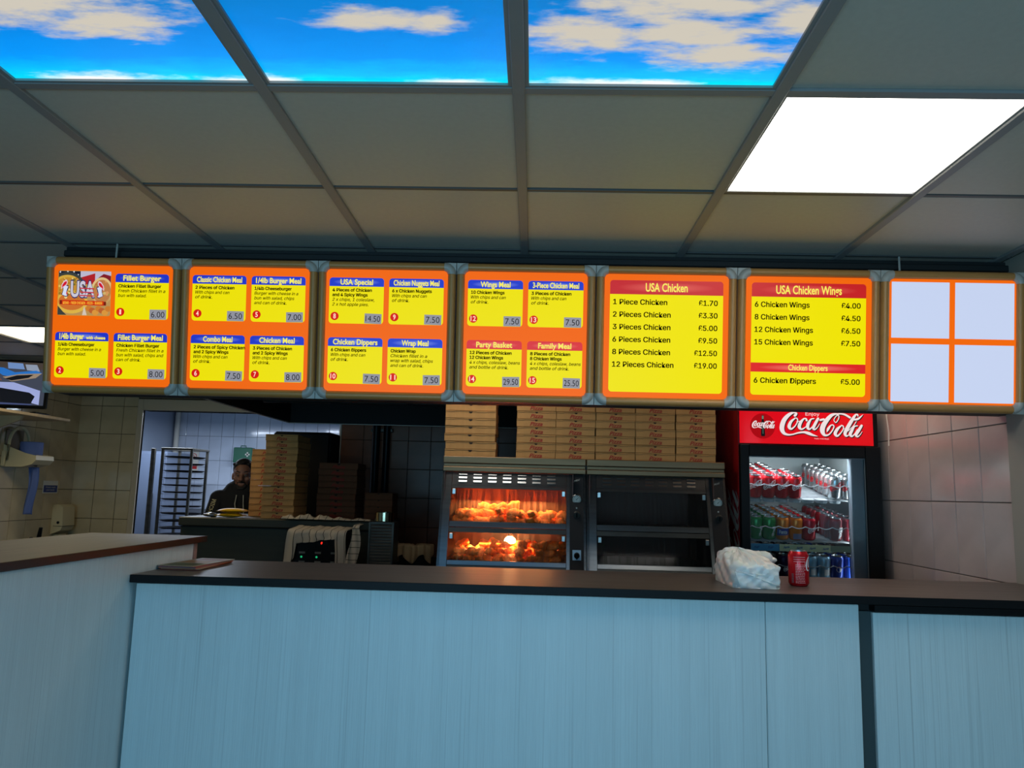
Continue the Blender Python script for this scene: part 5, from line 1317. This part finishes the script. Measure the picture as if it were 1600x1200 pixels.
# the roll's hanging end is part of it
MB().lathe([(.02, 0), (.074, 0), (.08, .006), (.08, .15), (.075, .155), (.02, .155)], 28, cap=True).build('roll', M_bp, t, smooth=True)
def hang(a, b_):
    return (.030+(a-.5)*(.080+.01*b_)+.01*math.sin(b_*5), .005+.014*math.sin(a*9+b_*2), -.04-b_*.365)
o = cloth('hanging_sheet', 12, 24, hang, M_bp, 1, 1, t, th=.002)
t = thing('wall_sign', 'small blue and white hand-washing sign on the tiled wall', 'sign', (XL+.008, 6.47, 1.40))
MB().bbox(0, .004, -.10, .10, -.005, .10, .001).build('plate', M_white, t); MB().box(.0041, .0050, -.092, .092, .003, .062).build('blue_field', mat('sign_blue', (34, 52, 120), .4), t)
mb = MB(); 
text(mb, 'Please wash', 0, .040, .012, align='c', width=.13, fn=lambda p: (.0054, p[0], p[1])); text(mb, 'your hands', 0, .018, .012, align='c', width=.11, fn=lambda p: (.0054, p[0], p[1])); mb.build('lettering', M_white, t, fix=False)
t = thing('soap_dispenser', 'cream soap dispenser low on the tiled wall beside the tall counter end', 'dispenser', (XL+.008, 6.62, 1.05))
mb = MB(); mb.prism([(0, .0), (.085, .035), (.10, .07), (.09, .23), (.06, .25), (0, .25)], -.085, .085, 0, Matrix.Rotation(PI/2, 4, 'X')); mb.build('body', M_cream, t)
MB().bbox(.02, .105, -.088, .088, .068, .072, .001).build('seam', M_carddk, t); MB().cyl((.06, -.088, .10), (.06, -.083, .10), .012).build('window', M_black, t)
MB().bbox(.0, .06, -.05, .05, -.03, -.0005, .004).build('lever', M_cream, t)
t = thing('bottle_handle', 'black lever tap handle low on the wall beside the soap dispenser', 'tap', (XL+.06, 6.28, 1.02)); t.name = 'lever_tap'
MB().tube([(-.05, 0, 0), (0, 0, 0), (.02, 0, .02), (.035, -.01, .10)], [.016, .016, .018, .014], 10).build('handle', M_black, t, smooth=True); MB().lathe([(.022, 0), (.022, .012)], 14, 0, Matrix.Translation((-.05, 0, 0)) @ Matrix.Rotation(PI/2, 4, 'Y')).build('collar', M_black, t)
tag(MB().tube([(XL+.014, 5.50, 1.93), (XL+.014, 5.52, 1.7), (XL+.014, 5.47, 1.5), (XL+.014, 5.38, 1.3), (XL+.014, 5.36, 1.0)], .006, 6).build('power_cable', M_white), 'white cable running down the tiled wall from the television shelf', 'cable')

# ================================================================== THE MAN
def capsule(bm, p0, p1, r0, r1, n=14, flat_=1.0):
    p0 = Vector(p0); p1 = Vector(p1); d = p1-p0; L_ = d.length; Q = d.to_track_quat('Z', 'Y').to_matrix()
    rings = []
    for j in range(4): a = PI/2*(j/4); rings.append((r0*math.sin(a) if j else .0005, -r0*math.cos(a)))
    rings += [(r0, 0), (r1, L_)]
    for j in range(1, 5): a = PI/2*(j/4); rings.append((max(r1*math.cos(a), .0005), L_+r1*math.sin(a)))
    vv = [[bm.verts.new(p0+Q @ Vector((r*math.cos(2*PI*k/n), r*math.sin(2*PI*k/n)*flat_, z))) for k in range(n)] for r, z in rings]
    for i in range(len(vv)-1):
        for k in range(n): bm.faces.new((vv[i][k], vv[i][(k+1) % n], vv[i+1][(k+1) % n], vv[i+1][k]))
    bm.faces.new(vv[0][::-1]); bm.faces.new(vv[-1])
def ellip(bm, c, r, fn=None, n=3, rot=None):
    M = Matrix.Translation(c) @ (rot or Matrix()) @ Matrix.Diagonal((*r, 1))
    g = bmesh.ops.create_icosphere(bm, subdivisions=n, radius=1)
    for v in g['verts']: v.co = M @ v.co
def remesh_obj(name, bm, m, parent, vox, sm=4):
    me = bpy.data.meshes.new(name); bm.to_mesh(me); bm.free(); me.materials.append(m)
    o = bpy.data.objects.new(name, me); COL.objects.link(o); o.parent = parent
    r = o.modifiers.new('remesh', 'REMESH'); r.mode = 'VOXEL'; r.voxel_size = vox; r.use_smooth_shade = True
    s_ = o.modifiers.new('smooth', 'SMOOTH'); s_.factor = .5; s_.iterations = sm
    return o
man = thing('person', 'dark-haired bearded person in a black hoodie working behind the pizza boxes', 'person', (-2.385, 6.30, 0), (0, 0, math.radians(14)))
M_skin = mat('skin', (128, 86, 66), .55); M_hood = mat('black_hoodie', (13, 13, 15), .9); M_hair = mat('dark_hair', (16, 12, 10), .7); M_jean = mat('dark_trousers', (24, 26, 34), .9)  # skin colour darkened for the shade the figure stands in
HZ = 1.575     # head centre
bm = bmesh.new()
ellip(bm, (0, 0, HZ+.035), (.076, .094, .098)); ellip(bm, (0, -.018, HZ-.045), (.060, .070, .072)); capsule(bm, (0, -.058, HZ-.098), (0, -.05, HZ-.09), .026, .03)
capsule(bm, (0, -.092, HZ+.012), (0, -.108, HZ-.026), .009, .0145); capsule(bm, (-.014, -.092, HZ-.030), (.014, -.092, HZ-.030), .0095, .0095)
capsule(bm, (-.042, -.078, HZ+.030), (.042, -.078, HZ+.030), .014, .014); capsule(bm, (-.020, -.084, HZ-.058), (.020, -.084, HZ-.058), .009, .009); capsule(bm, (-.017, -.082, HZ-.070), (.017, -.082, HZ-.070), .0095, .0095)
for s_ in (-1, 1):
    ellip(bm, (s_*.079, .008, HZ-.002), (.010, .020, .033)); ellip(bm, (s_*.045, -.062, HZ-.022), (.022, .02, .02))
capsule(bm, (0, .012, HZ-.06), (0, .02, HZ-.20), .055, .062)
capsule(bm, (0, .02, HZ-.17), (0, .02, HZ-.55), .15, .13, 18, .7); capsule(bm, (0, .02, HZ-.55), (0, .02, HZ-.70), .13, .15, 18, .8)
arms = {}
for s_ in (-1, 1):
    sh_ = Vector((s_*.175, .02, HZ-.185)); el = Vector((s_*.245, -.06, HZ-.46)); wr_ = Vector((s_*.13, -.28, HZ-.50)); arms[s_] = (sh_, el, wr_)
    capsule(bm, (s_*.06, .02, HZ-.20), sh_, .06, .06); capsule(bm, sh_, el, .052, .042); capsule(bm, el, wr_, .040, .028)
    pm2 = wr_+Vector((-s_*.03, -.055, -.01)); capsule(bm, wr_, pm2, .028, .032, 12, .6)
    for k in range(4):
        b0 = pm2+Vector(((k-1.5)*.018, -.012, 0)); m0 = b0+Vector((0, -.030-.004*(k in (1, 2)), -.006)); capsule(bm, b0, m0, .0090, .0085, 8); capsule(bm, m0, m0+Vector((0, -.016, -.022)), .0085, .0075, 8)
    capsule(bm, wr_+Vector((-s_*.028, -.022, 0)), wr_+Vector((-s_*.058, -.055, -.012)), .0105, .0085, 8)
    hp = Vector((s_*.09, .02, HZ-.72)); kn = Vector((s_*.105, -.0, .50)); an = Vector((s_*.11, .03, .09))
    capsule(bm, hp, kn, .088, .058); capsule(bm, kn, an, .056, .038); capsule(bm, an+Vector((0, .02, -.045)), an+Vector((0, -.14, -.055)), .038, .032)
remesh_obj('body', bm, M_skin, man, .0065, 3)
# hoodie
bm = bmesh.new()
capsule(bm, (0, .02, HZ-.185), (0, .02, HZ-.56), .170, .165, 20, .74); capsule(bm, (0, .02, HZ-.56), (0, .02, HZ-.66), .160, .158, 20, .8)
for s_ in (-1, 1):
    sh_, el, wr_ = arms[s_]; capsule(bm, (s_*.07, .02, HZ-.185), sh_, .072, .075); capsule(bm, sh_, el, .073, .060); capsule(bm, el, wr_+(el-wr_).normalized()*.03, .058, .042)
for k in range(16):      # thick collar: the hood gathered round the neck
    a0, a1 = 2*PI*k/16, 2*PI*(k+1)/16
    P = lambda a: Vector((.088*math.cos(a), .028+.088*math.sin(a), HZ-.150+.050*math.sin(a)))
    capsule(bm, P(a0), P(a1), .030, .030, 8)
ellip(bm, (0, .125, HZ-.165), (.115, .055, .085))
remesh_obj('hoodie', bm, M_hood, man, .008, 4)
bm = bmesh.new()
for s_ in (-1, 1):
    capsule(bm, (s_*.085, .02, HZ-.70), (s_*.105, 0, .50), .102, .075); capsule(bm, (s_*.105, 0, .50), (s_*.11, .03, .12), .074, .062)
capsule(bm, (-.06, .02, HZ-.68), (.06, .02, HZ-.68), .125, .125); remesh_obj('trousers', bm, M_jean, man, .010, 3)
bm = bmesh.new()
for s_ in (-1, 1): capsule(bm, (s_*.11, .06, .05), (s_*.11, -.12, .045), .048, .042)
remesh_obj('shoes', bm, M_rubber, man, .008, 2)
bm = bmesh.new()
ellip(bm, (0, .018, HZ+.062), (.084, .098, .090))
random.seed(2)
for k in range(46):
    a = random.uniform(0, 2*PI); r_ = random.uniform(.02, .075); ellip(bm, (r_*math.cos(a), .0+r_*1.15*math.sin(a)-.005, HZ+.115+random.uniform(-.004, .016)-r_*.35), (.017, .017, .013), n=1)
geom = bm.verts[:]+bm.edges[:]+bm.faces[:]
bmesh.ops.bisect_plane(bm, geom=geom, plane_co=(0, -.055, HZ+.070), plane_no=(0, -1, -.75), clear_outer=True)
bmesh.ops.holes_fill(bm, edges=bm.edges[:])
remesh_obj('hair', bm, M_hair, man, .006, 1)
bm = bmesh.new()     # beard and moustache
capsule(bm, (-.028, -.078, HZ-.052), (0, -.094, HZ-.047), .0075, .008, 8); capsule(bm, (.028, -.078, HZ-.052), (0, -.094, HZ-.047), .0075, .008, 8); capsule(bm, (-.03, -.070, HZ-.075), (-.022, -.072, HZ-.1), .014, .016, 8); capsule(bm, (.03, -.070, HZ-.075), (.022, -.072, HZ-.1), .014, .016, 8); capsule(bm, (-.015, -.080, HZ-.098), (.015, -.080, HZ-.098), .017, .017, 8)
for k in range(12):
    a0, a1 = PI*k/12, PI*(k+1)/12
    P = lambda a: Vector((.060*math.cos(a), -.018-.058*math.sin(a), HZ-.052-.046*math.sin(a)))
    capsule(bm, P(a0), P(a1), .015, .015, 8)
remesh_obj('beard', bm, M_hair, man, .005, 1)
f = MB()
for s_ in (-1, 1): f.tube([(s_*.016, -.096, HZ+.033), (s_*.034, -.092, HZ+.040), (s_*.052, -.078, HZ+.036)], [.003, .005, .003], 6)
f.build('eyebrow', M_hair, man)
for s_ in (-1, 1):
    e = MB().lathe([(0, .0085)]+[(.0085*math.cos(a), .0085*math.sin(a)) for a in (.9, .5, 0, -.5)], 12, 0, Matrix.Translation((s_*.030, -.0835, HZ+.008)) @ Matrix.Rotation(PI/2, 4, 'X'), cap=False).build('eye', mat('eye_white', (120, 112, 106), .4), man, smooth=True)
    MB().lathe([(0, .0092), (.0038, .0086)], 10, 0, Matrix.Translation((s_*.030, -.0835, HZ+.008)) @ Matrix.Rotation(PI/2, 4, 'X'), cap=False).build('iris', M_ink, e)
for s_ in (-1, 1):
    MB().tube([(s_*.026, -.105, HZ-.150), (s_*.032, -.125, HZ-.22), (s_*.030+.01, -.132, HZ-.30), (s_*.036+.012, -.134, HZ-.37)], .004, 6).build('drawstring', mat('grey_cord', (170, 165, 150), .8), man, smooth=True)
# sleeve lettering running down the arm
sh_, el, _ = arms[-1]
mb = MB(); d = (el-sh_).normalized(); side = Vector((0, -1, 0)); side = (side-d*side.dot(d)).normalized(); cr_ = d.cross(side).normalized()
def slv(p):   # p.x along the arm, p.y across
    ang = p[1]/.068+.35; rr = .0765-.012*max(0, min(1, p[0]/.27)); v = sh_+d*p[0]+(side*math.cos(ang)+cr_*-math.sin(ang)*-1)*rr
    return tuple(v)
text(mb, 'MICHAEL', .030, -.018, .032, width=.180, bold=.01, fn=lambda p: slv((p[0], p[1])))
mb.build('sleeve_lettering', mat('gold_print', (196, 184, 140), .6), man, fix=False)
